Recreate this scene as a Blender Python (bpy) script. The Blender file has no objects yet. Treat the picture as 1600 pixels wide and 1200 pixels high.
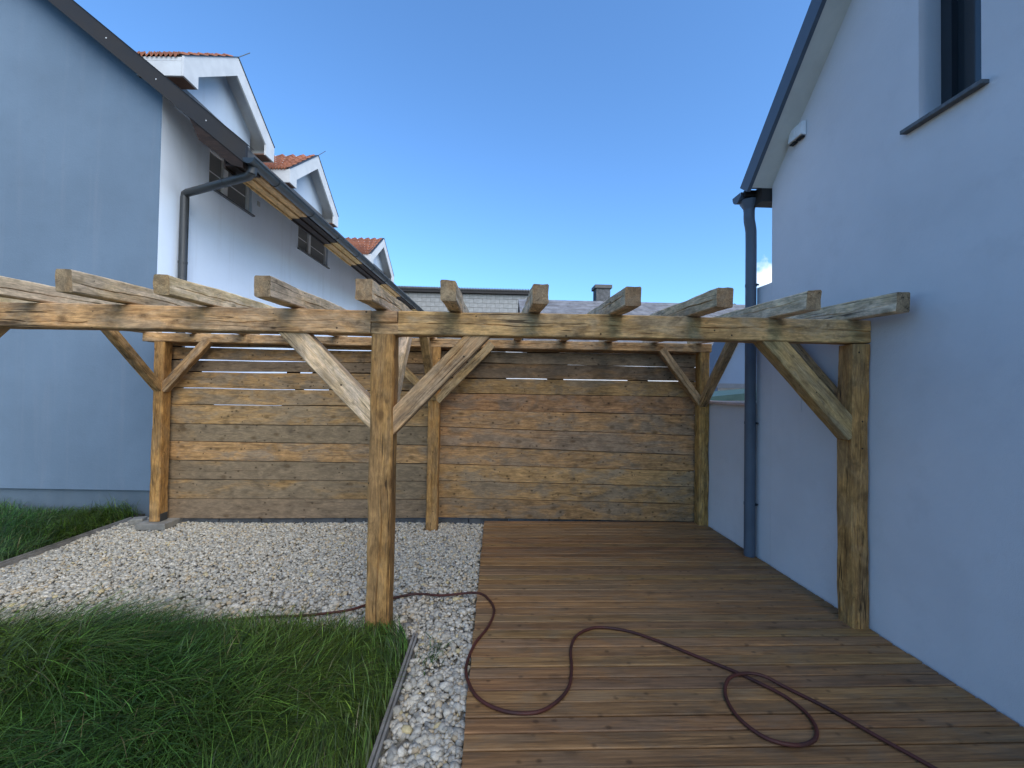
import bpy, bmesh, math, random
import numpy as np
from mathutils import Vector, Matrix, noise

random.seed(7)
S = bpy.context.scene
COL = S.collection

# ------------------------------------------------------------------ camera
F_PX, EYE, ROLL = 640.0, 1.55, 0.0166          # focal length in photo pixels (1600 wide), eye height, roll
yv = Vector((-24 / F_PX, -11 / F_PX, 1.0)).normalized()
zv = Vector((math.sin(ROLL), math.cos(ROLL), 0.0)); zv = (zv - yv * zv.dot(yv)).normalized()
xv = zv.cross(yv)
if xv.x < 0: xv = -xv
cam = bpy.data.cameras.new("camera")
cam.sensor_width = 36.0
cam.lens = 36.0 * F_PX / 1600.0
cam.clip_start = 0.02
cam.clip_end = 800.0
cam_o = bpy.data.objects.new("camera", cam)
COL.objects.link(cam_o)
right = Vector((xv.x, yv.x, zv.x)); up = Vector((xv.y, yv.y, zv.y)); fwd = Vector((xv.z, yv.z, zv.z))
M = Matrix((right, up, -fwd)).transposed().to_4x4()
M.translation = (0, 0, EYE)
cam_o.matrix_world = M
S.camera = cam_o

# ------------------------------------------------------------------ sky, sun, exposure
SUN_EL, SUN_ROT = math.radians(37.0), math.radians(142.0)   # rotation is measured clockwise from +Y
world = bpy.data.worlds.new("World"); S.world = world; world.use_nodes = True
wn, wl = world.node_tree.nodes, world.node_tree.links
sky = wn.new('ShaderNodeTexSky'); sky.sky_type = 'NISHITA'; sky.sun_disc = False
sky.sun_elevation = SUN_EL; sky.sun_rotation = SUN_ROT
sky.air_density = 1.0; sky.dust_density = 1.0; sky.ozone_density = 8.0; sky.altitude = 0
bg = wn['Background']; bg.inputs[1].default_value = 0.10
# one small fair weather cloud low in the sky
tcw = wn.new('ShaderNodeTexCoord')
def wmath(op, a, b=None, clamp=False):
    n = wn.new('ShaderNodeMath'); n.operation = op; n.use_clamp = clamp
    for i, v in enumerate((a, b)):
        if v is None: continue
        if isinstance(v, (int, float)): n.inputs[i].default_value = v
        else: wl.new(v, n.inputs[i])
    return n.outputs[0]
vd = wn.new('ShaderNodeVectorMath'); vd.operation = 'DISTANCE'
wl.new(tcw.outputs['Generated'], vd.inputs[0]); vd.inputs[1].default_value = (0.553, 0.800, 0.243)
wnz = wn.new('ShaderNodeTexNoise'); wnz.inputs['Scale'].default_value = 34; wnz.inputs['Detail'].default_value = 6
wl.new(tcw.outputs['Generated'], wnz.inputs['Vector'])
cl = wmath('SUBTRACT', wmath('MULTIPLY', wnz.outputs[0], 0.075), vd.outputs['Value'])
cl = wmath('MULTIPLY', wmath('ADD', cl, 0.0), 34.0, True)
mixw = wn.new('ShaderNodeMix'); mixw.data_type = 'RGBA'
wl.new(cl, mixw.inputs[0]); tint = wn.new('ShaderNodeMix'); tint.data_type = 'RGBA'; tint.blend_type = 'MULTIPLY'; tint.inputs[0].default_value = 1.0
wl.new(sky.outputs[0], tint.inputs[6]); tint.inputs[7].default_value = (0.92, 1.09, 1.12, 1)   # clear, slightly cyan air
wl.new(tint.outputs[2], mixw.inputs[6]); mixw.inputs[7].default_value = (6.2, 6.3, 6.4, 1)
wl.new(mixw.outputs[2], bg.inputs[0])

sun = bpy.data.lights.new("sun", 'SUN'); sun.energy = 1.4; sun.angle = math.radians(75); sun.color = (1.0, 0.90, 0.76)
sun_o = bpy.data.objects.new("sun", sun); COL.objects.link(sun_o)
to_sun = Vector((math.sin(SUN_ROT) * math.cos(SUN_EL), math.cos(SUN_ROT) * math.cos(SUN_EL), math.sin(SUN_EL)))
sun_o.rotation_euler = to_sun.to_track_quat('Z', 'Y').to_euler()
sun_o.location = (-20, 20, 30)

S.view_settings.view_transform = 'Standard'; S.view_settings.look = 'None'
S.view_settings.gamma = 1.0; S.view_settings.use_curve_mapping = False
S.view_settings.exposure = 1.52
S.render.engine = 'CYCLES'
S.cycles.max_bounces = 7; S.cycles.diffuse_bounces = 5

# ------------------------------------------------------------------ helpers
def tag(o, label=None, cat=None, group=None, kind=None):
    if label: o["label"] = label
    if cat: o["category"] = cat
    if group: o["group"] = group
    if kind: o["kind"] = kind
    return o

def empty(name, loc=(0, 0, 0), rz=0.0):
    o = bpy.data.objects.new(name, None); o.empty_display_size = 0.2
    COL.objects.link(o); o.location = loc; o.rotation_euler = (0, 0, rz)
    return o

def world_of(o):
    """matrix_world without waiting for the depsgraph"""
    m = o.matrix_basis.copy()
    return world_of(o.parent) @ m if o.parent else m

def link(name, me, mat, parent=None, mw=None, ml=None):
    """one mesh object; mw is a world matrix, ml a matrix in the parent's space"""
    o = bpy.data.objects.new(name, me); COL.objects.link(o)
    if mat is not None and not me.materials: me.materials.append(mat)
    if parent is not None:
        o.parent = parent
        if mw is not None: o.matrix_basis = world_of(parent).inverted() @ mw
    elif mw is not None: o.matrix_basis = mw
    if ml is not None: o.matrix_basis = ml
    return o

def pymesh(name, v, f, smooth=False):
    me = bpy.data.meshes.new(name); me.from_pydata([tuple(p) for p in v], [], f); me.update()
    if smooth:
        me.polygons.foreach_set("use_smooth", [True] * len(me.polygons))
    return me

class MB:
    """collects boxes, prisms, tubes and quads into one mesh"""
    def __init__(s): s.v = []; s.f = []
    def add(s, v, f):
        b = len(s.v); s.v += [tuple(p) for p in v]; s.f += [tuple(i + b for i in q) for q in f]; return s
    def box(s, x0, x1, y0, y1, z0, z1):
        v = [(x, y, z) for x in (x0, x1) for y in (y0, y1) for z in (z0, z1)]
        return s.add(v, [(0, 1, 3, 2), (4, 6, 7, 5), (0, 4, 5, 1), (2, 3, 7, 6), (0, 2, 6, 4), (1, 5, 7, 3)])
    def prism(s, poly, a0, a1, axis):
        """poly in the two other axes (order x,y,z without axis), extruded along axis from a0 to a1"""
        n = len(poly)
        def P(p, a):
            q = list(p); q.insert(axis, a); return q
        v = [P(p, a0) for p in poly] + [P(p, a1) for p in poly]
        f = [tuple(range(n)), tuple(range(2 * n - 1, n - 1, -1))]
        f += [(i, i + n, (i + 1) % n + n, (i + 1) % n) for i in range(n)]
        return s.add(v, f)
    def tube(s, pts, r, n=14, cap=True):
        pts = [Vector(p) for p in pts]; rs = r if isinstance(r, (list, tuple)) else [r] * len(pts)
        v = []; f = []; prev = None
        for i, p in enumerate(pts):
            a = pts[max(i - 1, 0)]; b = pts[min(i + 1, len(pts) - 1)]; t = (b - a).normalized()
            if prev is None: u = t.orthogonal().normalized()
            else: u = (prev - t * prev.dot(t)).normalized()
            prev = u; w = t.cross(u)
            for k in range(n):
                an = 2 * math.pi * k / n; v.append(p + (u * math.cos(an) + w * math.sin(an)) * rs[i])
        for i in range(len(pts) - 1):
            for k in range(n): f.append((i * n + k, i * n + (k + 1) % n, (i + 1) * n + (k + 1) % n, (i + 1) * n + k))
        if cap: f += [tuple(range(n - 1, -1, -1)), tuple(range((len(pts) - 1) * n, len(pts) * n))]
        return s.add(v, f)
    def mesh(s, name, smooth_angle=None):
        me = bpy.data.meshes.new(name); me.from_pydata(s.v, [], s.f)
        bm = bmesh.new(); bm.from_mesh(me); bmesh.ops.recalc_face_normals(bm, faces=bm.faces); bm.to_mesh(me); bm.free()
        if smooth_angle is not None:
            me.polygons.foreach_set("use_smooth", [True] * len(me.polygons)); me.set_sharp_from_angle(angle=math.radians(smooth_angle))
        me.update(); return me

def bevel(me, w, seg=1):
    bm = bmesh.new(); bm.from_mesh(me)
    bmesh.ops.bevel(bm, geom=list(bm.edges), offset=w, segments=seg, affect='EDGES', profile=0.6)
    bm.to_mesh(me); bm.free(); me.update(); return me

def part(parent, name, mb, mat, smooth=None, bev=None):
    me = mb.mesh(name, smooth)
    if bev: bevel(me, bev)
    return link(name, me, mat, parent)

def frame_matrix(p0, p1, upv):
    x = (Vector(p1) - Vector(p0)).normalized(); z = Vector(upv); z = (z - x * z.dot(x)).normalized(); y = z.cross(x)
    m = Matrix((x, y, z)).transposed().to_4x4(); m.translation = Vector(p0); return m

# ------------------------------------------------------------------ materials
def newmat(name):
    m = bpy.data.materials.new(name); m.use_nodes = True
    return m, m.node_tree.nodes, m.node_tree.links, m.node_tree.nodes['Principled BSDF']

class NG:
    """short hand for building node graphs"""
    def __init__(s, nodes, links): s.n = nodes; s.l = links
    def put(s, sock, v):
        if isinstance(v, (int, float)): sock.default_value = v
        elif isinstance(v, (tuple, list)): sock.default_value = v
        else: s.l.new(v, sock)
    def math(s, op, a, b=0.0, clamp=False):
        n = s.n.new('ShaderNodeMath'); n.operation = op; n.use_clamp = clamp; s.put(n.inputs[0], a); s.put(n.inputs[1], b); return n.outputs[0]
    def scale(s, vec, sc):
        n = s.n.new('ShaderNodeVectorMath'); n.operation = 'MULTIPLY'; s.l.new(vec, n.inputs[0]); n.inputs[1].default_value = sc; return n.outputs[0]
    def noise(s, vec, scale=1.0, detail=4.0, rough=0.55, dist=0.0):
        n = s.n.new('ShaderNodeTexNoise'); s.l.new(vec, n.inputs['Vector']); n.inputs['Scale'].default_value = scale
        n.inputs['Detail'].default_value = detail; n.inputs['Roughness'].default_value = rough; n.inputs['Distortion'].default_value = dist
        return n.outputs[0]
    def step(s, v, a, b, lo=0.0, hi=1.0):
        n = s.n.new('ShaderNodeMapRange'); n.interpolation_type = 'SMOOTHSTEP'; s.l.new(v, n.inputs[0])
        n.inputs[1].default_value = a; n.inputs[2].default_value = b; n.inputs[3].default_value = lo; n.inputs[4].default_value = hi
        return n.outputs[0]
    def mix(s, fac, a, b, mode='MIX'):
        n = s.n.new('ShaderNodeMix'); n.data_type = 'RGBA'; n.blend_type = mode; s.put(n.inputs[0], fac)
        for i, c in ((6, a), (7, b)):
            if isinstance(c, tuple): n.inputs[i].default_value = c + (1.0,) if len(c) == 3 else c
            else: s.l.new(c, n.inputs[i])
        return n.outputs[2]
    def hsv(s, col, h=0.5, sat=1.0, val=1.0):
        n = s.n.new('ShaderNodeHueSaturation'); s.put(n.inputs['Hue'], h); s.put(n.inputs['Saturation'], sat); s.put(n.inputs['Value'], val); s.l.new(col, n.inputs['Color']); return n.outputs[0]
    def bump(s, h, strength, dist):
        n = s.n.new('ShaderNodeBump'); n.inputs['Strength'].default_value = strength; n.inputs['Distance'].default_value = dist; s.l.new(h, n.inputs['Height']); return n.outputs[0]

def wood(name, light, dark, grey, weather=0.5, knots=0.55, cracks=1.0, rough=0.75, vary=0.25, scale=1.0, bump=0.5, holes=True, stain=0.0, stretch=1.0, mottle=1.0, board=0.5, pins=0.45):
    """aged softwood; the grain runs along each piece's own X axis"""
    m, n, l, b = newmat(name); g = NG(n, l)
    tc = n.new('ShaderNodeTexCoord'); oi = n.new('ShaderNodeObjectInfo')
    off = n.new('ShaderNodeVectorMath'); off.operation = 'MULTIPLY_ADD'
    cx = n.new('ShaderNodeCombineXYZ')
    for i, k in enumerate((91.0, 37.0, 53.0)): l.new(g.math('MULTIPLY', oi.outputs['Random'], k), cx.inputs[i])
    add = n.new('ShaderNodeVectorMath'); add.operation = 'ADD'; l.new(tc.outputs['Object'], add.inputs[0]); l.new(cx.outputs[0], add.inputs[1])
    P = add.outputs[0]
    if scale != 1.0: P = g.scale(P, (scale,) * 3)
    wob = g.noise(g.scale(P, (1.6, 5, 5)), 1, 2)
    grain = g.noise(g.scale(P, (2.4 * stretch, 27, 27)), 1, 8, 0.68, 1.3)
    fine = g.noise(g.scale(P, (14 * stretch, 150, 150)), 1, 4, 0.65)
    mott = g.noise(g.scale(P, (6.5 * stretch, 14, 14)), 1, 7, 0.72, 0.6)
    blot = g.noise(g.scale(P, (2.6, 6.5, 6.5)), 1, 7, 0.68, 0.5)
    blot2 = g.noise(g.scale(P, (0.8, 3.1, 3.1)), 1.7, 4, 0.55, 0.5)
    col = g.mix(g.step(grain, 0.32, 0.66), dark, light)
    wfac = g.math('MULTIPLY', g.step(blot, 0.44, 0.62), weather)
    wfac2 = g.math('MULTIPLY', g.step(g.math('ADD', blot2, g.math('MULTIPLY', g.math('SUBTRACT', oi.outputs['Random'], 0.55), board)), 0.5, 0.68), weather)
    col = g.mix(g.math('MAXIMUM', wfac, wfac2), col, grey)
    if stain:
        st = g.math('MULTIPLY', g.step(g.noise(g.scale(P, (2.3, 4.2, 4.2)), 1.3, 5, 0.65, 0.6), 0.54, 0.7), stain)
        col = g.mix(st, col, tuple(c * 0.22 for c in grey))
    fz = g.math('MULTIPLY', g.step(fine, 0.28, 0.72, 0.72, 1.2), g.step(mott, 0.3, 0.7, 1 - 0.38 * mottle, 1 + 0.28 * mottle))
    col = g.hsv(col, 0.5, 1.0, fz)
    # knots
    vo = n.new('ShaderNodeTexVoronoi'); vo.inputs['Scale'].default_value = 7.5; vo.inputs['Randomness'].default_value = 1.0
    l.new(g.scale(P, (0.62, 1.0, 1.0)), vo.inputs['Vector'])
    kd = g.math('ADD', vo.outputs['Distance'], g.math('MULTIPLY', g.math('SUBTRACT', wob, 0.5), 0.12))
    ring = g.math('ADD', g.math('MULTIPLY', g.math('SINE', g.math('MULTIPLY', kd, 150.0)), 0.5), 0.5)
    sel = g.step(n_sep(n, l, vo.outputs['Color']), 0.3, 0.36)
    kf = g.math('MULTIPLY', g.math('MULTIPLY', g.step(kd, 0.07, 0.24, 1.0, 0.0), sel), knots)
    col = g.mix(kf, col, g.mix(ring, tuple(c * 0.22 for c in dark), tuple(c * 0.55 for c in dark)))
    # pin knots
    vp = n.new('ShaderNodeTexVoronoi'); vp.inputs['Scale'].default_value = 15.0; l.new(g.scale(P, (0.75, 1.0, 1.0)), vp.inputs['Vector'])
    pf = g.math('MULTIPLY', g.step(g.math('ADD', vp.outputs['Distance'], g.math('MULTIPLY', g.math('SUBTRACT', mott, 0.5), 0.25)), 0.05, 0.24, 1.0, 0.0), g.step(n_sep(n, l, vp.outputs['Color']), 0.42, 0.5))
    col = g.mix(g.math('MULTIPLY', pf, pins), col, tuple(c * 0.2 for c in dark))
    # drying cracks along the grain
    cn = g.noise(g.scale(P, (0.55, 17, 17)), 1, 3, 0.5, 0.35)
    cr = g.step(g.math('ABSOLUTE', g.math('SUBTRACT', cn, 0.5)), 0.004, 0.014, 1.0, 0.0)
    cr = g.math('MULTIPLY', cr, g.step(g.noise(g.scale(P, (1.1, 6, 6)), 1, 2), 0.5, 0.6))
    cr = g.math('MULTIPLY', cr, cracks)
    col = g.mix(g.math('MULTIPLY', cr, 0.85), col, tuple(c * 0.12 for c in dark))
    hole = None
    if holes:
        vh = n.new('ShaderNodeTexVoronoi'); vh.inputs['Scale'].default_value = 17.0; l.new(P, vh.inputs['Vector'])
        hole = g.math('MULTIPLY', g.step(vh.outputs['Distance'], 0.09, 0.13, 1.0, 0.0), g.step(n_sep(n, l, vh.outputs['Color']), 0.78, 0.8))
        col = g.mix(g.math('MULTIPLY', hole, 0.85), col, (0.012, 0.009, 0.007))
    val = g.math('ADD', g.math('MULTIPLY', g.math('FRACT', g.math('MULTIPLY', oi.outputs['Random'], 7.31)), vary), 1.0 - vary * 0.5)
    col = g.hsv(col, g.math('ADD', g.math('MULTIPLY', g.math('FRACT', g.math('MULTIPLY', oi.outputs['Random'], 13.7)), 0.016), 0.492), 1.0, val)
    l.new(col, b.inputs['Base Color']); b.inputs['Roughness'].default_value = rough
    b.inputs['Specular IOR Level'].default_value = 0.3
    h = g.math('SUBTRACT', g.math('ADD', g.math('MULTIPLY', fine, 0.35), g.math('MULTIPLY', grain, 0.5)), g.math('MULTIPLY', cr, 1.6))
    if hole is not None: h = g.math('SUBTRACT', h, g.math('MULTIPLY', hole, 1.2))
    l.new(g.bump(h, bump, 0.006), b.inputs['Normal'])
    return m

def n_sep(n, l, col):
    s = n.new('ShaderNodeSeparateColor'); l.new(col, s.inputs[0]); return s.outputs[0]

def plaster(name, col, dirt=0.06, bump=0.12, streak=0.0, streak_col=(0.3, 0.3, 0.32)):
    m, n, l, b = newmat(name); g = NG(n, l)
    tc = n.new('ShaderNodeTexCoord'); P = tc.outputs['Object']
    big = g.noise(P, 0.7, 4, 0.6); mid = g.noise(P, 5, 4, 0.6); fine = g.noise(P, 190, 3, 0.6); sm = g.noise(P, 38, 3, 0.5)
    c = g.mix(g.step(big, 0.3, 0.7), tuple(v * (1 - dirt) for v in col), col)
    c = g.mix(g.math('MULTIPLY', g.step(mid, 0.52, 0.75), dirt * 2.2), c, tuple(v * 0.8 for v in col))
    if streak:
        sk = g.noise(g.scale(P, (3.5, 3.5, 0.22)), 2.0, 5, 0.6)
        c = g.mix(g.math('MULTIPLY', g.step(sk, 0.5, 0.75), streak), c, streak_col)
    l.new(c, b.inputs['Base Color']); b.inputs['Roughness'].default_value = 0.92; b.inputs['Specular IOR Level'].default_value = 0.15
    h = g.math('ADD', g.math('MULTIPLY', fine, 0.6), g.math('ADD', g.math('MULTIPLY', sm, 0.6), g.math('MULTIPLY', mid, 0.8)))
    l.new(g.bump(h, bump, 0.01), b.inputs['Normal'])
    return m

def plain(name, col, rough=0.6, metal=0.0, noise_amt=0.12, nscale=6.0, bump=0.05, spec=0.4):
    m, n, l, b = newmat(name); g = NG(n, l)
    tc = n.new('ShaderNodeTexCoord'); P = tc.outputs['Object']
    a = g.noise(P, nscale, 5, 0.6); f = g.noise(P, nscale * 22, 3, 0.6)
    c = g.mix(g.step(a, 0.3, 0.7), tuple(v * (1 - noise_amt) for v in col), tuple(min(1, v * (1 + noise_amt)) for v in col))
    l.new(c, b.inputs['Base Color'])
    l.new(g.step(a, 0.2, 0.8, max(0.05, rough - 0.1), min(1, rough + 0.1)), b.inputs['Roughness'])
    b.inputs['Metallic'].default_value = metal; b.inputs['Specular IOR Level'].default_value = spec
    if bump: l.new(g.bump(f, bump, 0.01), b.inputs['Normal'])
    return m

def tile_mat(name, a, bcol):
    m, n, l, b = newmat(name); g = NG(n, l)
    tc = n.new('ShaderNodeTexCoord'); P = tc.outputs['Object']
    vo = n.new('ShaderNodeTexVoronoi'); vo.inputs['Scale'].default_value = 4.5; l.new(P, vo.inputs['Vector'])
    c = g.mix(n_sep(n, l, vo.outputs['Color']), a, bcol)
    c = g.mix(g.math('MULTIPLY', g.step(g.noise(P, 9, 5, 0.65), 0.5, 0.72), 0.55), c, tuple(v * 0.35 for v in a))
    l.new(c, b.inputs['Base Color']); b.inputs['Roughness'].default_value = 0.8
    l.new(g.bump(g.noise(P, 60, 3), 0.2, 0.01), b.inputs['Normal'])
    return m

def attr_mat(name, rough, spec=0.3, trans=0.0, bump=0.0):
    """colour that belongs to each blade or pebble, from the mesh's own colour attribute"""
    m, n, l, b = newmat(name); g = NG(n, l)
    at = n.new('ShaderNodeAttribute'); at.attribute_name = 'col'
    tc = n.new('ShaderNodeTexCoord')
    c = at.outputs['Color']
    if bump:
        nz = g.noise(tc.outputs['Object'], 75, 4, 0.65)
        c = g.hsv(c, 0.5, 1.0, g.step(nz, 0.25, 0.75, 0.78, 1.15))
        l.new(g.bump(g.noise(tc.outputs['Object'], 240, 3), bump, 0.004), b.inputs['Normal'])
    l.new(c, b.inputs['Base Color']); b.inputs['Roughness'].default_value = rough; b.inputs['Specular IOR Level'].default_value = spec
    if trans:
        tr = n.new('ShaderNodeBsdfTranslucent'); l.new(c, tr.inputs['Color'])
        mx = n.new('ShaderNodeMixShader'); mx.inputs[0].default_value = trans
        l.new(b.outputs[0], mx.inputs[1]); l.new(tr.outputs[0], mx.inputs[2]); l.new(mx.outputs[0], n['Material Output'].inputs['Surface'])
    return m

def glass_mat(name):
    m, n, l, b = newmat(name)
    b.inputs['Base Color'].default_value = (0.30, 0.30, 0.29, 1); b.inputs['Roughness'].default_value = 0.08; b.inputs['Specular IOR Level'].default_value = 0.7
    return m

W_BEAM = wood("beam_wood", (0.61, 0.365, 0.148), (0.34, 0.186, 0.070), (0.40, 0.292, 0.175), weather=0.65, knots=0.75, stain=0.6)
W_POST = wood("post_wood", (0.55, 0.285, 0.085), (0.30, 0.143, 0.042), (0.32, 0.21, 0.105), weather=0.4, knots=0.7, stain=0.3)
W_RAFT = wood("rafter_wood", (0.86, 0.63, 0.35), (0.53, 0.36, 0.18), (0.78, 0.60, 0.41), weather=0.75, knots=0.6, stain=0.5)
W_FENCE = wood("fence_wood", (0.50, 0.275, 0.112), (0.28, 0.150, 0.058), (0.26, 0.188, 0.120), weather=0.8, mottle=0.75, board=0.8, knots=0.6, pins=0.8, cracks=0.5, vary=0.5, stain=0.4)
W_DECK = wood("deck_wood", (0.355, 0.185, 0.068), (0.188, 0.093, 0.034), (0.21, 0.142, 0.080), weather=0.5, knots=0.4, pins=0.6, cracks=0.3, rough=0.6, vary=0.42, bump=0.3, holes=False, stain=0.15, stretch=0.36, mottle=0.55)
W_END = wood("end_grain_wood", (0.42, 0.27, 0.13), (0.25, 0.15, 0.07), (0.30, 0.23, 0.14), weather=0.6, knots=0.3, cracks=1.0, stain=0.4, stretch=4.0)
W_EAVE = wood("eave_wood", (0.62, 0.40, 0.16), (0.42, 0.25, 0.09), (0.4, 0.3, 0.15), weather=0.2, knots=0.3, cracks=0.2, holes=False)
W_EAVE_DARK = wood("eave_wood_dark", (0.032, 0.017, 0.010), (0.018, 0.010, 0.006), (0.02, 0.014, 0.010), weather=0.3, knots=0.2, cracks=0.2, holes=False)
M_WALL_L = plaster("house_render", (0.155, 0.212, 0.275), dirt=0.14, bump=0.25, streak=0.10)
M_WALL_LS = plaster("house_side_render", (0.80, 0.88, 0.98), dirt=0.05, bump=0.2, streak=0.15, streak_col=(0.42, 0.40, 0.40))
M_WALL_R = plaster("white_render", (0.70, 0.675, 0.685), dirt=0.13, bump=0.3)
M_DORMER = plaster("dormer_render", (0.50, 0.58, 0.67), dirt=0.06, bump=0.15, streak=0.15)
M_FASCIA = plain("painted_fascia", (0.56, 0.57, 0.57), 0.7, noise_amt=0.06)
M_PLINTH = plaster("plinth_render", (0.125, 0.165, 0.20), dirt=0.25, bump=0.3, streak=0.3, streak_col=(0.15, 0.17, 0.18))
M_BARGE = plain("barge_metal", (0.021, 0.018, 0.0155), 0.65, 0.0, 0.15, 3.0)
M_GUTTER = plain("gutter_metal", (0.045, 0.055, 0.06), 0.4, 0.5, 0.2, 4.0, spec=0.5)
M_PIPE = plain("downpipe_metal", (0.05, 0.052, 0.052), 0.45, 0.2, 0.15, 5.0)
M_BLUE_METAL = plain("blue_grey_metal", (0.085, 0.105, 0.135), 0.5, 0.0, 0.1, 4.0)
M_SOFFIT = plain("soffit_paint", (0.62, 0.60, 0.54), 0.8, noise_amt=0.05)
M_SOFFIT_BROWN = plain("soffit_brown", (0.17, 0.095, 0.065), 0.8, noise_amt=0.15)
M_TILE = tile_mat("roof_tile", (0.29, 0.105, 0.05), (0.20, 0.07, 0.035))
M_TILE_PINK = plain("cap_tile", (0.55, 0.40, 0.34), 0.8, noise_amt=0.2)
M_FRAME = plain("window_frame_white", (0.92, 0.92, 0.92), 0.4, noise_amt=0.03, bump=0)
M_FRAME_DARK = plain("window_frame_dark", (0.03, 0.035, 0.042), 0.4, noise_amt=0.1, bump=0)
M_GLASS = glass_mat("window_glass")
M_GLASS_DARK = glass_mat("dark_window_glass"); M_GLASS_DARK.node_tree.nodes["Principled BSDF"].inputs["Base Color"].default_value = (0.03, 0.035, 0.04, 1)
M_BLIND = plain("blind", (0.35, 0.35, 0.34), 0.8, noise_amt=0.1)
M_SLATE = plain("sill_stone", (0.11, 0.115, 0.12), 0.6, noise_amt=0.3, nscale=30)
M_BLOCK = plain("cinder_block", (0.29, 0.29, 0.275), 0.95, noise_amt=0.18, nscale=3, bump=0.3)
M_MORTAR = plain("mortar", (0.21, 0.205, 0.19), 0.95, noise_amt=0.15)
M_CORR = plain("corrugated_sheet", (0.09, 0.085, 0.08), 0.7, noise_amt=0.2)
M_SHINGLE = plain("grey_shingle", (0.17, 0.17, 0.18), 0.85, noise_amt=0.3, nscale=3, bump=0.3)
M_PALE = plaster("pale_wall", (0.75, 0.73, 0.70), dirt=0.08)
M_BLUE_WALL = plaster("blue_wall", (0.13, 0.19, 0.29), dirt=0.06)
M_GREEN = plain("green_sheet", (0.07, 0.13, 0.11), 0.5, noise_amt=0.15)
M_CONC = plain("concrete", (0.26, 0.24, 0.20), 0.95, noise_amt=0.2, nscale=9, bump=0.4)
M_CONC_D = plain("dark_concrete", (0.10, 0.10, 0.10), 0.95, noise_amt=0.3, nscale=9, bump=0.4)
M_EDGE = plain("edging_strip", (0.26, 0.24, 0.21), 0.8, noise_amt=0.25, nscale=8)
M_YARD = plain("pale_paving", (0.58, 0.54, 0.48), 0.9, noise_amt=0.15, nscale=2, bump=0.2)
M_SOIL = plain("soil", (0.045, 0.040, 0.028), 0.95, noise_amt=0.4, nscale=4, bump=0.6)
M_BED = plain("gravel_base", (0.40, 0.36, 0.29), 0.95, noise_amt=0.4, nscale=60, bump=0.8)
M_GRASS = attr_mat("grass_blade", 0.42, 0.4, 0.25)
M_STONE = attr_mat("pebble_stone", 0.7, 0.3, 0.0, 0.25)
M_VENT = plain("white_plastic", (0.72, 0.73, 0.74), 0.5, noise_amt=0.03, bump=0)
M_SCREW = plain("black_steel", (0.02, 0.02, 0.022), 0.4, 0.6, bump=0)

def hose_mat():
    m, n, l, b = newmat("hose_rubber"); g = NG(n, l)
    tc = n.new('ShaderNodeTexCoord')
    c = g.mix(g.step(g.noise(tc.outputs['Object'], 7, 4), 0.4, 0.65), (0.085, 0.026, 0.018), (0.055, 0.022, 0.017))
    l.new(c, b.inputs['Base Color']); b.inputs['Roughness'].default_value = 0.5; b.inputs['Specular IOR Level'].default_value = 0.25
    return m
M_HOSE = hose_mat()

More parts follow.
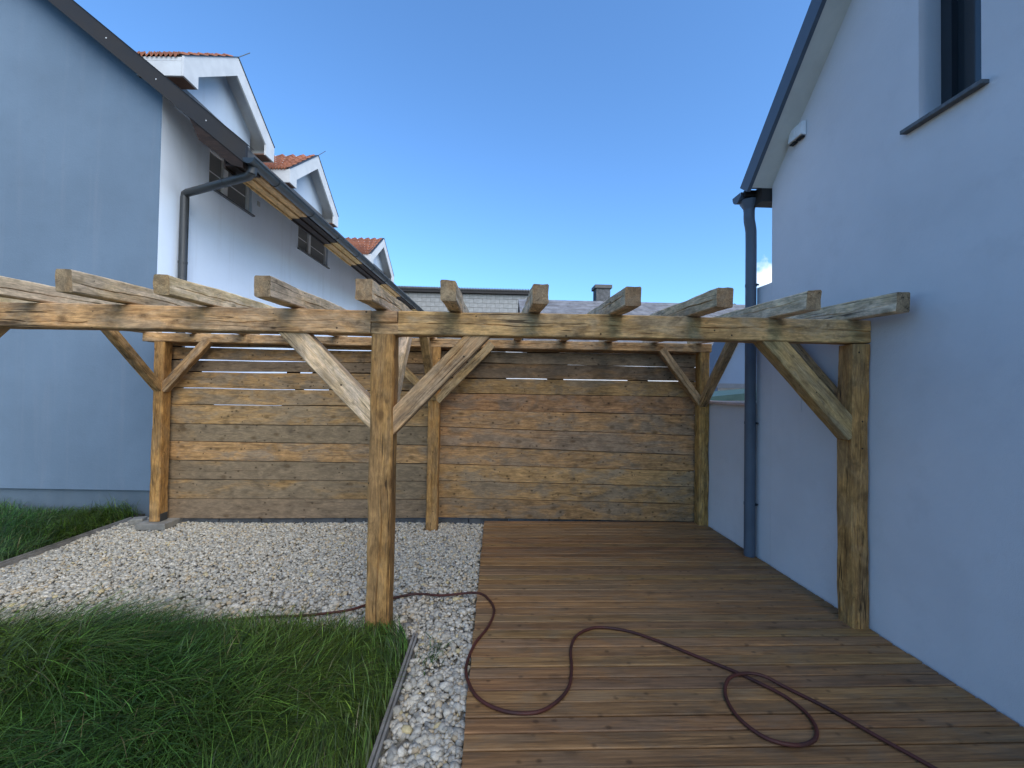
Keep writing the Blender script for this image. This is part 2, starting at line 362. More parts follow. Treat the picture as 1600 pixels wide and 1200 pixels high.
# ------------------------------------------------------------------ timber: an uneven sawn or hewn beam, grain along local X
def timber(name, L, w, h, seed=0, seg_len=0.05, chamfer=0.008, rough=0.003, bow=0.004, grooves=(), step=None):
    """w across local Y, h across local Z. grooves: (face, t, x0, x1, depth) drying splits;
    face 0 = -Y, 1 = +Z, 2 = +Y, 3 = -Z; t is the position across the face in -1..1"""
    ns = max(2, int(L / seg_len))
    hw, hh = w / 2, h / 2
    c = chamfer
    prof = []                                       # (y, z, face, t, groove centre depth id)
    faces = [((-hw, hh - c), (-hw, -hh + c)), ((hw - c, hh), (-hw + c, hh)), ((hw, -hh + c), (hw, hh - c)), ((-hw + c, -hh), (hw - c, -hh))]
    order = [0, 3, 2, 1]                            # walk round the section
    for fi in order:
        (ya, za), (yb, zb) = faces[fi]
        ts = [0.0, 0.5, 1.0]; marks = [None] * 3
        ts = [0.0, 1.0]; marks = [None, None]
        extra = []
        for gi, gr in enumerate(grooves):
            if gr[0] == fi:
                t0 = (gr[1] + 1) / 2
                Ls = math.hypot(yb - ya, zb - za)
                d = 0.004 / Ls
                extra += [(t0 - d, ('s', gi)), (t0, ('c', gi)), (t0 + d, ('s', gi))]
        if not extra: extra = [(0.34, None), (0.67, None)]
        pts = sorted([(0.0, None), (1.0, None)] + extra, key=lambda q: q[0])
        for t, mk in pts: prof.append((ya + (yb - ya) * t, za + (zb - za) * t, fi, mk))
    n = len(prof)
    nrm = {0: (-1, 0), 1: (0, 1), 2: (1, 0), 3: (0, -1)}
    tan = {0: (0, 1), 1: (1, 0), 2: (0, 1), 3: (1, 0)}
    V = []
    for i in range(ns + 1):
        x = L * i / ns
        by = math.sin(x / L * math.pi) * bow * noise.noise((seed * 3.1, 0, 5)); bz = math.sin(x / L * math.pi) * bow * noise.noise((seed * 2.3, 7, 1))
        for (y, z, fi, mk) in prof:
            nv = noise.noise((x * 3.0 + seed * 17.3, y * 16, z * 16 + seed)) * rough
            nv += noise.noise((x * 11.0 + seed * 7.7, y * 30 + 4, z * 30)) * rough * 0.4
            yy = y * (1 + nv / hw); zz = z * (1 + nv / hh)
            if mk is not None:
                gr = grooves[mk[1]]
                wv = noise.noise((x * 1.7 + seed * 5.1, mk[1] * 9.0, 2.0)) * 0.030 + noise.noise((x * 7 + seed, mk[1] * 3.0, 8.0)) * 0.010 + noise.noise((x * 21 + seed, mk[1], 3.0)) * 0.003
                yy += tan[fi][0] * wv; zz += tan[fi][1] * wv
                if mk[0] == 'c':
                    k = max(0.0, min(1.0, (x - gr[2]) / 0.12, (gr[3] - x) / 0.12))
                    k *= max(0.0, min(1.2, 0.5 + 1.5 * noise.noise((x * 2.2 + seed * 3, 1.0, mk[1]))))
                    yy -= nrm[fi][0] * gr[4] * k; zz -= nrm[fi][1] * gr[4] * k
            V.append((x, yy + by, zz + bz))
    Fc = []
    for i in range(ns):
        for k in range(n):
            Fc.append((i * n + k, i * n + (k + 1) % n, (i + 1) * n + (k + 1) % n, (i + 1) * n + k))
    Fc += [tuple(range(n - 1, -1, -1)), tuple(range(ns * n, (ns + 1) * n))]
    me = bpy.data.meshes.new(name); me.from_pydata(V, [], Fc)
    bm = bmesh.new(); bm.from_mesh(me); bmesh.ops.recalc_face_normals(bm, faces=bm.faces); bm.to_mesh(me); bm.free()
    me.polygons.foreach_set("use_smooth", [True] * len(me.polygons)); me.set_sharp_from_angle(angle=math.radians(28))
    me.update(); return me

def put_timber(parent, name, p0, p1, w, h, mat, upv=(0, 0, 1), **kw):
    L = (Vector(p1) - Vector(p0)).length
    me = timber(name, L, w, h, **kw)
    me.materials.append(mat); me.materials.append(W_END)
    for p in me.polygons:
        if len(p.vertices) > 4: p.material_index = 1
    return link(name, me, mat, parent, mw=frame_matrix(p0, p1, upv))

# ------------------------------------------------------------------ ground
gd = MB(); gd.add([(-300, -300, -0.13), (300, -300, -0.13), (300, 400, -0.13), (-300, 400, -0.13)], [(0, 1, 2, 3)])
tag(link("ground", gd.mesh("ground"), M_SOIL), kind="structure")
cy_ = MB(); cy_.add([(-4.3, 5.16, -0.10), (20, 5.16, -0.10), (20, 19.9, -0.10), (-4.3, 19.9, -0.10)], [(0, 1, 2, 3)])
tag(link("guessed_courtyard", cy_.mesh("guessed_courtyard"), M_YARD), kind="structure")  # unseen yard, guessed from bright fence gaps; added, it bounces light under the eaves
gb = MB(); gb.add([(-4.33, 1.0, -0.075), (-0.11, 1.0, -0.075), (-0.11, 5.25, -0.075), (-4.33, 5.25, -0.075)], [(0, 1, 2, 3)])
tag(link("gravel_bed", gb.mesh("gravel_bed"), M_BED), kind="structure")
ls = MB(); ls.box(-4.9, -0.515, 1.0, 2.66, -0.12, -0.04)
tag(link("lawn_soil", ls.mesh("lawn_soil"), M_SOIL), kind="structure")
ls = MB(); ls.box(-10, -4.345, 1.0, 5.29, -0.12, -0.045)
tag(link("side_lawn_soil", ls.mesh("side_lawn_soil"), M_SOIL), kind="structure")

# ------------------------------------------------------------------ right house
RX = 2.53
def rake(y): return 3.50 + 1.09 * (3.685 - y)      # underside of the verge above y
RIDGE_Y = -0.2
RIDGE_Z = rake(RIDGE_Y)
rh = empty("white_house", (RX, 3.685, 0))
tag(rh, "white rendered house with steep gable and blue grey roof edge beside the deck", "house")
def wloc(o, mb):                                    # a builder's world coordinates -> the empty's space
    inv = world_of(o).inverted(); mb.v = [tuple(inv @ Vector(p)) for p in mb.v]; return mb
# gable wall with the window hole (y 2.04..2.36, z 3.22..4.6): strips round the hole
y0w, y1w, z0w, z1w = 2.04, 2.362, 3.215, 4.75
mb = MB()
yb = 2 * RIDGE_Y - 3.685
def wq(pts): mb.add([(RX, p[0], p[1]) for p in pts], [tuple(range(len(pts)))])
wq([(3.685, -0.12), (3.685, 3.50), (y1w, rake(y1w)), (y1w, -0.12)])
wq([(y1w, -0.12), (y1w, z0w), (y0w, z0w), (y0w, -0.12)])
wq([(y1w, z1w), (y1w, rake(y1w)), (y0w, rake(y0w)), (y0w, z1w)])
wq([(y0w, -0.12), (y0w, rake(y0w)), (RIDGE_Y, RIDGE_Z), (yb, 3.50), (yb, -0.12)])
mb.add([(RX, 3.685, -0.12), (RX, 3.685, 3.50), (11, 3.685, 3.50), (11, 3.685, -0.12)], [(0, 1, 2, 3)])
mb.add([(RX, yb, -0.12), (RX, yb, 3.50), (11, yb, 3.50), (11, yb, -0.12)], [(0, 1, 2, 3)])
D = 0.20                                            # window reveal
for (ya, yb2, za, zb) in ((y1w, y1w, z0w, z1w), (y0w, y0w, z0w, z1w)):
    mb.add([(RX, ya, za), (RX, ya, zb), (RX + D, ya, zb), (RX + D, ya, za)], [(0, 1, 2, 3)])
for za in (z0w, z1w): mb.add([(RX, y0w, za), (RX, y1w, za), (RX + D, y1w, za), (RX + D, y0w, za)], [(0, 1, 2, 3)])
part(rh, "wall", wloc(rh, mb), M_WALL_R)
mb = MB(); mb.box(RX, 9, 3.687, 3.90, -0.12, 2.597)
part(rh, "side_extension", wloc(rh, mb), M_WALL_R)
# window
mb = MB(); a = RX + D - 0.06; b_ = RX + D + 0.02
mb.box(a, b_, y1w - 0.06, y1w - 0.002, z0w + 0.002, z1w - 0.002).box(a, b_, y0w + 0.002, y0w + 0.06, z0w + 0.002, z1w - 0.002)
mb.box(a, b_, y0w + 0.06, y1w - 0.06, z0w + 0.002, z0w + 0.07).box(a, b_, y0w + 0.06, y1w - 0.06, z1w - 0.07, z1w - 0.002)
wf = part(rh, "window", wloc(rh, mb), M_FRAME_DARK)
mb = MB(); mb.box(RX + D - 0.02, RX + D - 0.008, y0w + 0.06, y1w - 0.06, z0w + 0.07, z1w - 0.07)
part(wf, "pane", wloc(rh, mb), M_GLASS_DARK)
mb = MB(); mb.prism([(RX - 0.045, z0w - 0.028), (RX + D - 0.061, z0w - 0.014), (RX + D - 0.061, z0w + 0.002), (RX - 0.045, z0w - 0.004)], y0w - 0.035, y1w + 0.075, 1)
part(wf, "sill", wloc(rh, mb), M_SLATE, bev=0.002)
# roof, soffit and verge board on the far slope, with the near slope mirrored
VX = 2.322; EY = 3.72; ET = 3.83
mb = MB()
for s in (0, 1):
    fy = (lambda y: y) if s == 0 else (lambda y: 2 * RIDGE_Y - y)
    mb.prism([(fy(EY - 0.02), rake(EY - 0.02) + 0.03), (fy(ET - 0.01), rake(ET - 0.01) + 0.18), (RIDGE_Y, RIDGE_Z + 0.18), (RIDGE_Y, RIDGE_Z + 0.03)], VX + 0.025, 11.2, 0)
part(rh, "roof", wloc(rh, mb), M_BLUE_METAL)
for s in (0, 1):
    fy = (lambda y: y) if s == 0 else (lambda y: 2 * RIDGE_Y - y)
    mb = MB(); mb.prism([(fy(EY), rake(EY) - 0.008), (fy(ET), rake(ET) + 0.20), (RIDGE_Y, RIDGE_Z + 0.20), (RIDGE_Y, RIDGE_Z - 0.008)], VX - 0.012, VX + 0.022, 0)
    part(rh, "verge_board", wloc(rh, mb), M_BLUE_METAL)
    mb = MB(); mb.prism([(fy(EY - 0.02), rake(EY - 0.02) + 0.0), (fy(EY - 0.02), rake(EY - 0.02) + 0.028), (RIDGE_Y, RIDGE_Z + 0.028), (RIDGE_Y, RIDGE_Z + 0.0)], VX + 0.024, RX + 0.02, 0)
    part(rh, "soffit", wloc(rh, mb), M_SOFFIT)
# boxed eave end and gutter
mb = MB(); mb.box(2.445, RX + 6.5, 3.70, 3.83, 3.36, 3.512); mb.box(2.345, 2.445, 3.80, 3.83, 3.455, 3.512)
part(rh, "eave_box", wloc(rh, mb), M_BARGE)
mb = MB()
pts = [(3.835 + 0.065 * (1 - math.cos(t)) , 3.50 - 0.080 * math.sin(t)) for t in [math.pi * k / 10 for k in range(11)]]
inner = [(y * 1.0, z + 0.006) for y, z in reversed(pts)]
mb.prism(pts + inner, VX - 0.0, RX + 6.5, 0)
gr_ = part(rh, "gutter", wloc(rh, mb), M_BLUE_METAL, smooth=40)
mb = MB(); mb.prism([(y, z) for y, z in pts], VX - 0.006, VX - 0.002, 0); part(gr_, "end_cap", wloc(rh, mb), M_BLUE_METAL)
dp = MB()
dp.tube([(2.430, 3.872, 3.44), (2.430, 3.872, 3.415), (2.430, 3.873, 3.365), (2.430, 3.873, 3.345)], [0.083, 0.083, 0.052, 0.050], 18)
dp.tube([(2.430, 3.873, 3.35), (2.430, 3.873, 3.28), (2.435, 3.878, 3.25), (2.456, 3.89, 3.18), (2.463, 3.895, 3.15), (2.465, 3.895, 3.0), (2.465, 3.895, 0.0)], 0.0485, 18)
dpo = part(rh, "downpipe", wloc(rh, dp), M_BLUE_METAL, smooth=35)
for z in (2.62, 1.28, 0.5):
    mb = MB(); mb.tube([(2.465, 3.895, z - 0.012), (2.465, 3.895, z + 0.012)], 0.0515, 18)
    mb.box(2.51, 2.5245, 3.885, 3.897, z - 0.008, z + 0.008)
    part(dpo, "pipe_clip", wloc(rh, mb), M_BLUE_METAL, smooth=35)
    mb = MB(); mb.tube([(2.52, 3.862, z), (2.495, 3.845, z)], 0.008, 8)
    part(dpo, "bolt", wloc(rh, mb), M_SCREW)
# access hatch, nearly flush with the render
mb = MB(); mb.box(RX - 0.004, RX + 0.002, 3.31, 3.45, 1.42, 1.60)
part(rh, "access_hatch", wloc(rh, mb), M_WALL_R)

# twin white vent covers under the verge
vt = empty("wall_vent", (RX, 3.34, 3.72))
tag(vt, "small white twin louvred vent cover high on white wall under the verge", "vent")
for i, (ya, yb2) in enumerate(((3.343, 3.415), (3.262, 3.340))):
    mb = MB(); mb.prism([(RX - 0.004, 3.715), (RX - 0.05, 3.722), (RX - 0.038, 3.83), (RX - 0.004, 3.835)], ya, yb2, 1)
    cv = part(vt, "cover", wloc(vt, mb), M_VENT, bev=0.003)
    mb = MB(); mb.box(RX - 0.04, RX - 0.008, ya + 0.008, yb2 - 0.008, 3.702, 3.712)
    part(cv, "vent_flap", wloc(vt, mb), M_SCREW)

# low garden wall behind the downpipe with tiled cap
gw = empty("garden_wall", (RX, 4.9, 0))
tag(gw, "low white garden wall with pinkish cap tiles behind the downpipe", "wall")
mb = MB(); mb.box(RX, RX + 0.2, 3.902, 6.6, -0.12, 1.44)
part(gw, "wall_body", wloc(gw, mb), M_WALL_R)
yy = 3.905
while yy < 6.55:
    mb = MB(); mb.box(RX - 0.035, RX + 0.24, yy, yy + 0.236, 1.4415, 1.472)
    part(gw, "cap_tile", wloc(gw, mb), M_TILE_PINK, bev=0.004); yy += 0.24

# ------------------------------------------------------------------ left house, in its own axes: x out of the side wall, y along it
lh = empty("dormer_house", (-4.30, 5.30, 0), math.radians(-2.1))
tag(lh, "pale blue house with dormers dark barge board and long gutter beyond the lawn", "house")
SL = 0.80
def rt(x): return 4.47 + SL * (1.25 - x)           # top of the roof over x
RXL = -6.0; LEN = 17.0
def lwall(mb, pts, f=None): mb.add(pts, [tuple(range(len(pts)))]); return mb
mb = MB()
XL = 2 * RXL
lwall(mb, [(0, 0, 0.24), (0, 0, rt(0) - 0.2), (RXL, 0, rt(RXL) - 0.2), (XL, 0, rt(0) - 0.2), (XL, 0, 0.24)])
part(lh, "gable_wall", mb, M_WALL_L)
mb = MB(); mb.box(XL, 0.0, 0.035, LEN, -0.13, 0.24); mb.v = [(x - 0.03 if x == 0 else x, y, z) for x, y, z in mb.v]
part(lh, "plinth", mb, M_PLINTH)
# side wall with three window openings
WINS = [(0.82, 1.81, 4.49, 5.16), (3.33, 4.70, 4.46, 5.16), (7.55, 8.9, 4.46, 5.16)]
mb = MB(); ztop = rt(0) - 0.1
ys = [0.0] + [v for w_ in WINS for v in w_[:2]] + [LEN]
for i in range(0, len(ys) - 1, 2): lwall(mb, [(0, ys[i], 0.24), (0, ys[i], ztop), (0, ys[i + 1], ztop), (0, ys[i + 1], 0.24)])
for (ya, yb2, za, zb) in WINS:
    lwall(mb, [(0, ya, 0.24), (0, ya, za), (0, yb2, za), (0, yb2, 0.24)])
    lwall(mb, [(0, ya, zb), (0, ya, ztop), (0, yb2, ztop), (0, yb2, zb)])
    for y_ in (ya, yb2): lwall(mb, [(0, y_, za), (0, y_, zb), (-0.2, y_, zb), (-0.2, y_, za)])
    for z_ in (za, zb): lwall(mb, [(0, ya, z_), (0, yb2, z_), (-0.2, yb2, z_), (-0.2, ya, z_)])
lwall(mb, [(0, LEN, 0.24), (0, LEN, rt(0) - 0.2), (RXL, LEN, rt(RXL) - 0.2), (XL, LEN, rt(0) - 0.2), (XL, LEN, 0.24)])
lwall(mb, [(XL, 0, 0.24), (XL, 0, rt(0) - 0.2), (XL, LEN, rt(0) - 0.2), (XL, LEN, 0.24)])
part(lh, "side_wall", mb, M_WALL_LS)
for (ya, yb2, za, zb) in WINS:
    mb = MB(); x0, x1 = -0.105, -0.04; t = 0.06
    ym = ya + (yb2 - ya) * 0.40
    mb.box(x0, x1, ya + 0.002, ya + t, za + 0.002, zb - 0.002).box(x0, x1, yb2 - t, yb2 - 0.002, za + 0.002, zb - 0.002)
    mb.box(x0, x1, ya + t, yb2 - t, za + 0.002, za + t).box(x0, x1, ya + t, yb2 - t, zb - 0.10, zb - 0.002)
    mb.box(x0, x1 + 0.008, ym - 0.05, ym + 0.05, za + t, zb - 0.10)
    wdo = part(lh, "window", mb, M_FRAME, bev=0.003)
    for (pa, pb) in ((ya + t, ym - 0.05), (ym + 0.05, yb2 - t)):
        mb = MB(); mb.box(-0.085, -0.075, pa, pb, za + t, zb - 0.10); part(wdo, "pane", mb, M_GLASS)
        mb = MB(); mb.box(-0.072, -0.064, pa, pb, za + 0.27, za + 0.285); part(wdo, "glazing_bar", mb, M_FRAME)
    mb = MB(); mb.prism([(-0.039, za - 0.002), (-0.039, za + 0.006), (0.05, za - 0.004), (0.05, za - 0.026), (0.002, za - 0.024)], ya - 0.02, yb2 + 0.02, 1)
    part(wdo, "sill", mb, M_SLATE)
# main roof slabs
mb = MB()
mb.prism([(1.20, rt(1.20) - 0.03), (1.20, rt(1.20) - 0.15), (RXL, rt(RXL) - 0.15), (RXL, rt(RXL) - 0.03)], -0.20, LEN + 0.25, 1)
mb.prism([(XL - 1.2, rt(1.20) - 0.03), (XL - 1.2, rt(1.20) - 0.15), (RXL, rt(RXL) - 0.15), (RXL, rt(RXL) - 0.03)], -0.20, LEN + 0.25, 1)
part(lh, "roof", mb, M_CORR)
mb = MB()
mb.prism([(1.235, rt(1.235) + 0.015), (1.235, rt(1.235) - 0.235), (RXL, rt(RXL) - 0.235), (RXL, rt(RXL) + 0.015)], -0.245, -0.203, 1)
mb.prism([(1.235, rt(1.235) + 0.019), (1.235, rt(1.235) + 0.015), (RXL, rt(RXL) + 0.015), (RXL, rt(RXL) + 0.019)], -0.255, -0.08, 1)
bb = part(lh, "barge_board", mb, M_BARGE)
mb = MB(); mb.prism([(XL - 1.235, rt(1.235) + 0.015), (XL - 1.235, rt(1.235) - 0.235), (RXL, rt(RXL) - 0.235), (RXL, rt(RXL) + 0.015)], -0.245, -0.203, 1)
part(lh, "barge_board", mb, M_BARGE)
for k in range(9):
    x = 0.75 - k * 0.62; z = rt(x) - 0.11
    mb = MB(); mb.tube([(x, -0.246, z), (x, -0.2495, z)], 0.008, 8); part(bb, "screw", mb, M_FASCIA)
# sloping dark soffit boards, then the boxed eave in alternating dark and raw timber lengths
nb = 6
for k in range(nb):
    xa = 0.96 - k * 0.16; xb = xa - 0.155
    mb = MB(); mb.prism([(xa, rt(xa) - 0.185), (xa, rt(xa) - 0.155), (xb, rt(xb) - 0.155), (xb, rt(xb) - 0.185)], -0.198, LEN + 0.2, 1)
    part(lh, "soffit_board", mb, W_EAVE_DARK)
segs = [(-0.198, 0.12, 0), (0.12, 1.32, 1), (1.32, 2.45, 0), (2.45, 3.72, 1), (3.72, 5.4, 0), (5.4, 6.8, 1), (6.8, 8.6, 0), (8.6, 10.2, 1), (10.2, 12, 0), (12, 13.6, 1), (13.6, LEN + 0.2, 0)]
for (ya, yb2, raw) in segs:
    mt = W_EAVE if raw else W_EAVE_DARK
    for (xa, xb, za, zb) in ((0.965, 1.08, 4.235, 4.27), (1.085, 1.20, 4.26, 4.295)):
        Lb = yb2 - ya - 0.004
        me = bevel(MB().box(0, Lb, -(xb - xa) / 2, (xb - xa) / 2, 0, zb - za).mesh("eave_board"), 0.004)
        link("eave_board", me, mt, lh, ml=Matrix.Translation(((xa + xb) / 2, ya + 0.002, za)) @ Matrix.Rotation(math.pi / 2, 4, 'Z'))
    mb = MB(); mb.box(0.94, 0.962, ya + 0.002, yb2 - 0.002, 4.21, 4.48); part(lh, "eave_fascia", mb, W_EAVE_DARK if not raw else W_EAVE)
mb = MB(); mb.prism([(0.50, rt(0.50) - 0.19), (1.20, rt(1.20) - 0.16), (1.20, 4.20), (1.06, 4.235), (0.78, 4.44), (0.66, 4.53)], -0.235, -0.2005, 1)
part(lh, "eave_end_panel", mb, W_EAVE_DARK)
# gutter and downpipe
mb = MB()
gp = [(1.28 + 0.068 * math.cos(t), 4.31 - 0.068 * math.sin(t)) for t in [math.pi * k / 12 for k in range(13)]]
gi = [(1.28 + 0.062 * math.cos(t), 4.312 - 0.062 * math.sin(t)) for t in [math.pi * k / 12 for k in range(13)]]
mb.prism(gp + gi[::-1], -0.26, LEN + 0.3, 1)
mb.tube([(1.352, -0.26, 4.312), (1.352, LEN + 0.3, 4.312)], 0.010, 8)
gut = part(lh, "gutter", mb, M_GUTTER, smooth=40)
mb = MB(); mb.add([(1.28, -0.262, 4.31)] + [(x, -0.262, z) for x, z in gp], [(0, i, i + 1) for i in range(1, 13)]); part(gut, "end_cap", mb, M_GUTTER)
for k in range(18):
    y = 0.3 + k * 0.95
    mb = MB(); mb.tube([(1.28 + 0.071 * math.cos(t), y, 4.31 - 0.071 * math.sin(t)) for t in [math.pi * j / 10 for j in range(11)]], 0.006, 6)
    part(gut, "gutter_bracket", mb, M_GUTTER)
mb = MB(); mb.tube([(1.26, -0.14, 4.27), (1.25, -0.14, 4.17)], 0.052, 16)
mb.tube([(1.25, -0.14, 4.215), (1.235, -0.135, 4.175), (1.19, -0.11, 4.16), (0.13, 0.29, 4.135), (0.075, 0.31, 4.12), (0.065, 0.315, 4.07), (0.065, 0.315, -0.1)], 0.05, 16)
dpl = part(lh, "downpipe", mb, M_PIPE, smooth=35)
for z in (3.2, 1.6):
    mb = MB(); mb.tube([(0.065, 0.315, z - 0.015), (0.065, 0.315, z + 0.015)], 0.054, 16); part(dpl, "pipe_clip", mb, M_PIPE, smooth=35)
for (pa, pb) in (((0.80, 0.038, 4.151), (0.76, 0.053, 4.150)),):
    mb = MB(); mb.tube([pa, pb], 0.055, 16); part(dpl, "pipe_clip", mb, M_PIPE, smooth=35)
# small white patch box beside the first window
mb = MB(); mb.box(0.001, 0.012, 1.95, 2.02, 4.72, 4.80); part(lh, "junction_box", mb, M_FASCIA)

def tiles(x0, x1, xe, yc, ye, zr, ze, rows=6):
    """pantiles on one dormer slope from ridge (yc, zr) to eave (ye, ze), x from x0 back to x1"""
    mb = MB(); nx = max(2, int((x0 - x1) / 0.2)) * 6
    for r in range(rows):
        ta, tb = r / rows, (r + 1.12) / rows
        V = []; Fq = []
        for i in range(nx + 1):
            ph = i / 6 * 2 * math.pi
            wv = 0.022 * math.sin(ph) + 0.008 * math.sin(2 * ph)
            for (t, lift) in ((ta, 0.012), (tb, 0.040), (tb, 0.012)):
                xx1 = x1 + (xe - x1) * min(t, 1)
                V.append((x0 + (xx1 - x0) * i / nx, yc + (ye - yc) * t, zr + (ze - zr) * t + lift + wv + 0.02))
        for i in range(nx):
            for k in range(2): Fq.append((i * 3 + k, (i + 1) * 3 + k, (i + 1) * 3 + k + 1, i * 3 + k + 1))
        mb.add(V, Fq)
    return mb

def dormer(yc, half, zr, ze, rod):
    XF = 0.30                                      # fascia plane
    xb = 1.25 - (zr - 4.47) / SL - 0.3             # where the ridge meets the main roof
    xe = 1.25 - (ze - 4.47) / SL - 0.03
    sl = (zr - ze) / half
    hw = half - 0.22
    mb = MB(); zb_ = rt(0) - 0.25
    mb.prism([(yc - hw, zb_), (yc - hw, zr - sl * hw - 0.04), (yc, zr - 0.04), (yc + hw, zr - sl * hw - 0.04), (yc + hw, zb_)], xb, 0.02, 0)
    d = part(lh, "dormer", mb, M_DORMER)
    if d is None: return
    for s in (-1, 1):
        ye = yc + s * half
        mb = MB()                                  # roof board under the tiles
        q = [(xb, yc, zr), (XF - 0.03, yc, zr), (XF - 0.03, ye, ze), (xe, ye, ze)]
        mb.add([(a, b, c + 0.015) for a, b, c in q] + [(a, b, c - 0.035) for a, b, c in q], [(0, 1, 2, 3), (7, 6, 5, 4)] + [(i, (i + 1) % 4, (i + 1) % 4 + 4, i + 4) for i in range(4)])
        part(d, "dormer_roof", mb, M_FASCIA)
        o = part(d, "roof_tile", tiles(XF - 0.05, xb, xe, yc, ye, zr, ze), M_TILE); o["kind"] = "stuff"
        bw = 0.25                                  # barge board, vertical depth
        mb = MB(); mb.prism([(yc, zr + 0.03), (ye + s * 0.0, ze + 0.03), (ye, ze - bw * 0.9), (ye - s * 0.24, ze - bw * 0.9), (ye - s * 0.24, ze - bw + 0.24 * sl), (yc, zr - bw)], XF - 0.028, XF, 0)
        part(d, "fascia", mb, M_FASCIA)
        mb = MB(); mb.prism([(yc, zr + 0.042), (ye, ze + 0.042), (ye, ze + 0.031), (yc, zr + 0.031)], XF - 0.12, XF + 0.012, 0)
        part(d, "roof_flashing", mb, M_GUTTER)
        mb = MB()                                  # boxed eave with its brown underside
        mb.box(xe, XF - 0.03, min(ye, ye - s * 0.025), max(ye, ye - s * 0.025), ze - bw * 0.9, ze - 0.037)
        part(d, "eave_fascia", mb, M_FASCIA)
        mb = MB(); mb.box(xe, XF - 0.03, min(ye - s * 0.026, ye - s * 0.24), max(ye - s * 0.026, ye - s * 0.24), ze - bw * 0.9, ze - bw * 0.9 + 0.02)
        part(d, "soffit", mb, M_SOFFIT_BROWN)
    mb = MB(); mb.prism([(0.02, rt(0.02) + 0.0), (0.035, rt(0.02) + 0.0), (0.035, rt(0.02) + 0.10), (0.02, rt(0.02) + 0.10)], yc - half + 0.2, yc + half - 0.2, 1)
    part(d, "apron_flashing", mb, M_SLATE)
    if rod:
        mb = MB(); mb.tube([(XF - 0.02, yc, zr + 0.02), (XF + 0.10, yc + 0.12, zr + 0.2)], 0.006, 6); part(d, "lightning_rod", mb, M_GUTTER)
    return d
dormer(0.93, 0.98, 6.47, 5.68, True)
dormer(3.48, 1.06, 6.46, 5.60, True)
dormer(7.98, 1.18, 6.38, 5.48, False)

# ------------------------------------------------------------------ far buildings
bh = empty("block_building", (-2, 20, 0))
tag(bh, "bare grey concrete block wall with dark corrugated roof edge behind the fence", "building")
mb = MB(); mb.box(-9, 1.55, 20.012, 26, -0.13, 6.30); part(bh, "wall", wloc(bh, mb), M_MORTAR)
proto = {}
def block_mesh(w):
    if w not in proto: proto[w] = bevel(MB().box(0, w, 0, 0.05, 0, 0.205).mesh("concrete_block"), 0.006)
    return proto[w]
inv = world_of(bh).inverted()
z = 6.275 - 0.22; r = 0
while z > 4.3:
    x = -5.6 - (0.21 if r % 2 else 0)
    while x < 1.54:
        w = 0.405 if x + 0.405 < 1.545 else round(1.545 - x, 2)
        if w > 0.06:
            o = link("concrete_block", block_mesh(w), M_BLOCK, bh, ml=inv @ Matrix.Translation((x, 19.995 + random.uniform(-.006, .006), z)))
        x += 0.42
    z -= 0.22; r += 1
mb = MB(); n_ = 140; V = []; Fq = []
for i in range(n_ * 4 + 1):
    x = -9 + (1.60 + 9) * i / (n_ * 4); dz = 0.04 * math.sin(i / 4 * 2 * math.pi)
    V += [(x, 19.75, 6.50 + dz), (x, 26, 6.95 + dz), (x, 19.75, 6.42 + dz)]
for i in range(n_ * 4): Fq += [(i * 3, i * 3 + 1, i * 3 + 4, i * 3 + 3), (i * 3 + 2, i * 3, i * 3 + 3, i * 3 + 5)]
mb.add(V, Fq); part(bh, "corrugated_roof", wloc(bh, mb), M_CORR)
mb = MB(); mb.box(-9, 1.58, 19.80, 19.988, 6.28, 6.44); part(bh, "eave_board", wloc(bh, mb), M_BARGE)

gh = empty("grey_roof_house", (6, 16, 0))
tag(gh, "pale house with long grey shingle roof and dark chimney behind the fence", "house")
mb = MB(); mb.box(0.3, 13, 14.5, 21.5, -0.13, 3.0); part(gh, "wall", wloc(gh, mb), M_PALE)
rows = 12
for k in range(rows):
    ta, tb = k / rows, (k + 1) / rows
    ya, yb2 = 13.9 + 4.1 * ta, 13.9 + 4.1 * tb; za, zb = 3.12 + 2.48 * ta, 3.12 + 2.48 * tb
    mb = MB(); mb.prism([(ya, za + 0.05), (yb2, zb + 0.02), (yb2, zb - 0.06), (ya, za - 0.06)], 0.9, 13.2, 0)
    part(gh, "shingle_course", wloc(gh, mb), M_SHINGLE)
mb = MB(); mb.prism([(18.0, 5.60), (22.1, 3.1), (22.1, 3.0), (18.0, 5.5)], 0.9, 13.2, 0); part(gh, "roof", wloc(gh, mb), M_SHINGLE)
mb = MB(); mb.box(0.8, 13.25, 13.82, 13.89, 3.0, 3.10); part(gh, "gutter", wloc(gh, mb), M_FASCIA)
mb = MB(); mb.box(0.9, 13.2, 13.9, 14.48, 2.93, 2.99); part(gh, "soffit", wloc(gh, mb), W_EAVE_DARK)
mb = MB(); mb.box(4.43, 5.07, 18.3, 18.9, 5.2, 6.28); ch = part(gh, "chimney", wloc(gh, mb), M_CONC_D)
mb = MB(); mb.box(4.36, 5.14, 18.23, 18.97, 6.282, 6.43); part(ch, "chimney_cap", wloc(gh, mb), M_CORR)

gp_ = empty("green_gable_house", (12, 24, 0))
tag(gp_, "distant house showing only a small green gable peak above the grey roof", "house")
mb = MB(); mb.box(13.0, 15.4, 24.2, 29, -0.13, 5.7); part(gp_, "wall", wloc(gp_, mb), M_PALE)
mb = MB(); mb.prism([(12.6, 5.75), (14.2, 6.85), (15.8, 5.75), (15.8, 5.95), (14.2, 7.05), (12.6, 5.95)], 24, 29.2, 1); part(gp_, "roof", wloc(gp_, mb), M_GREEN)

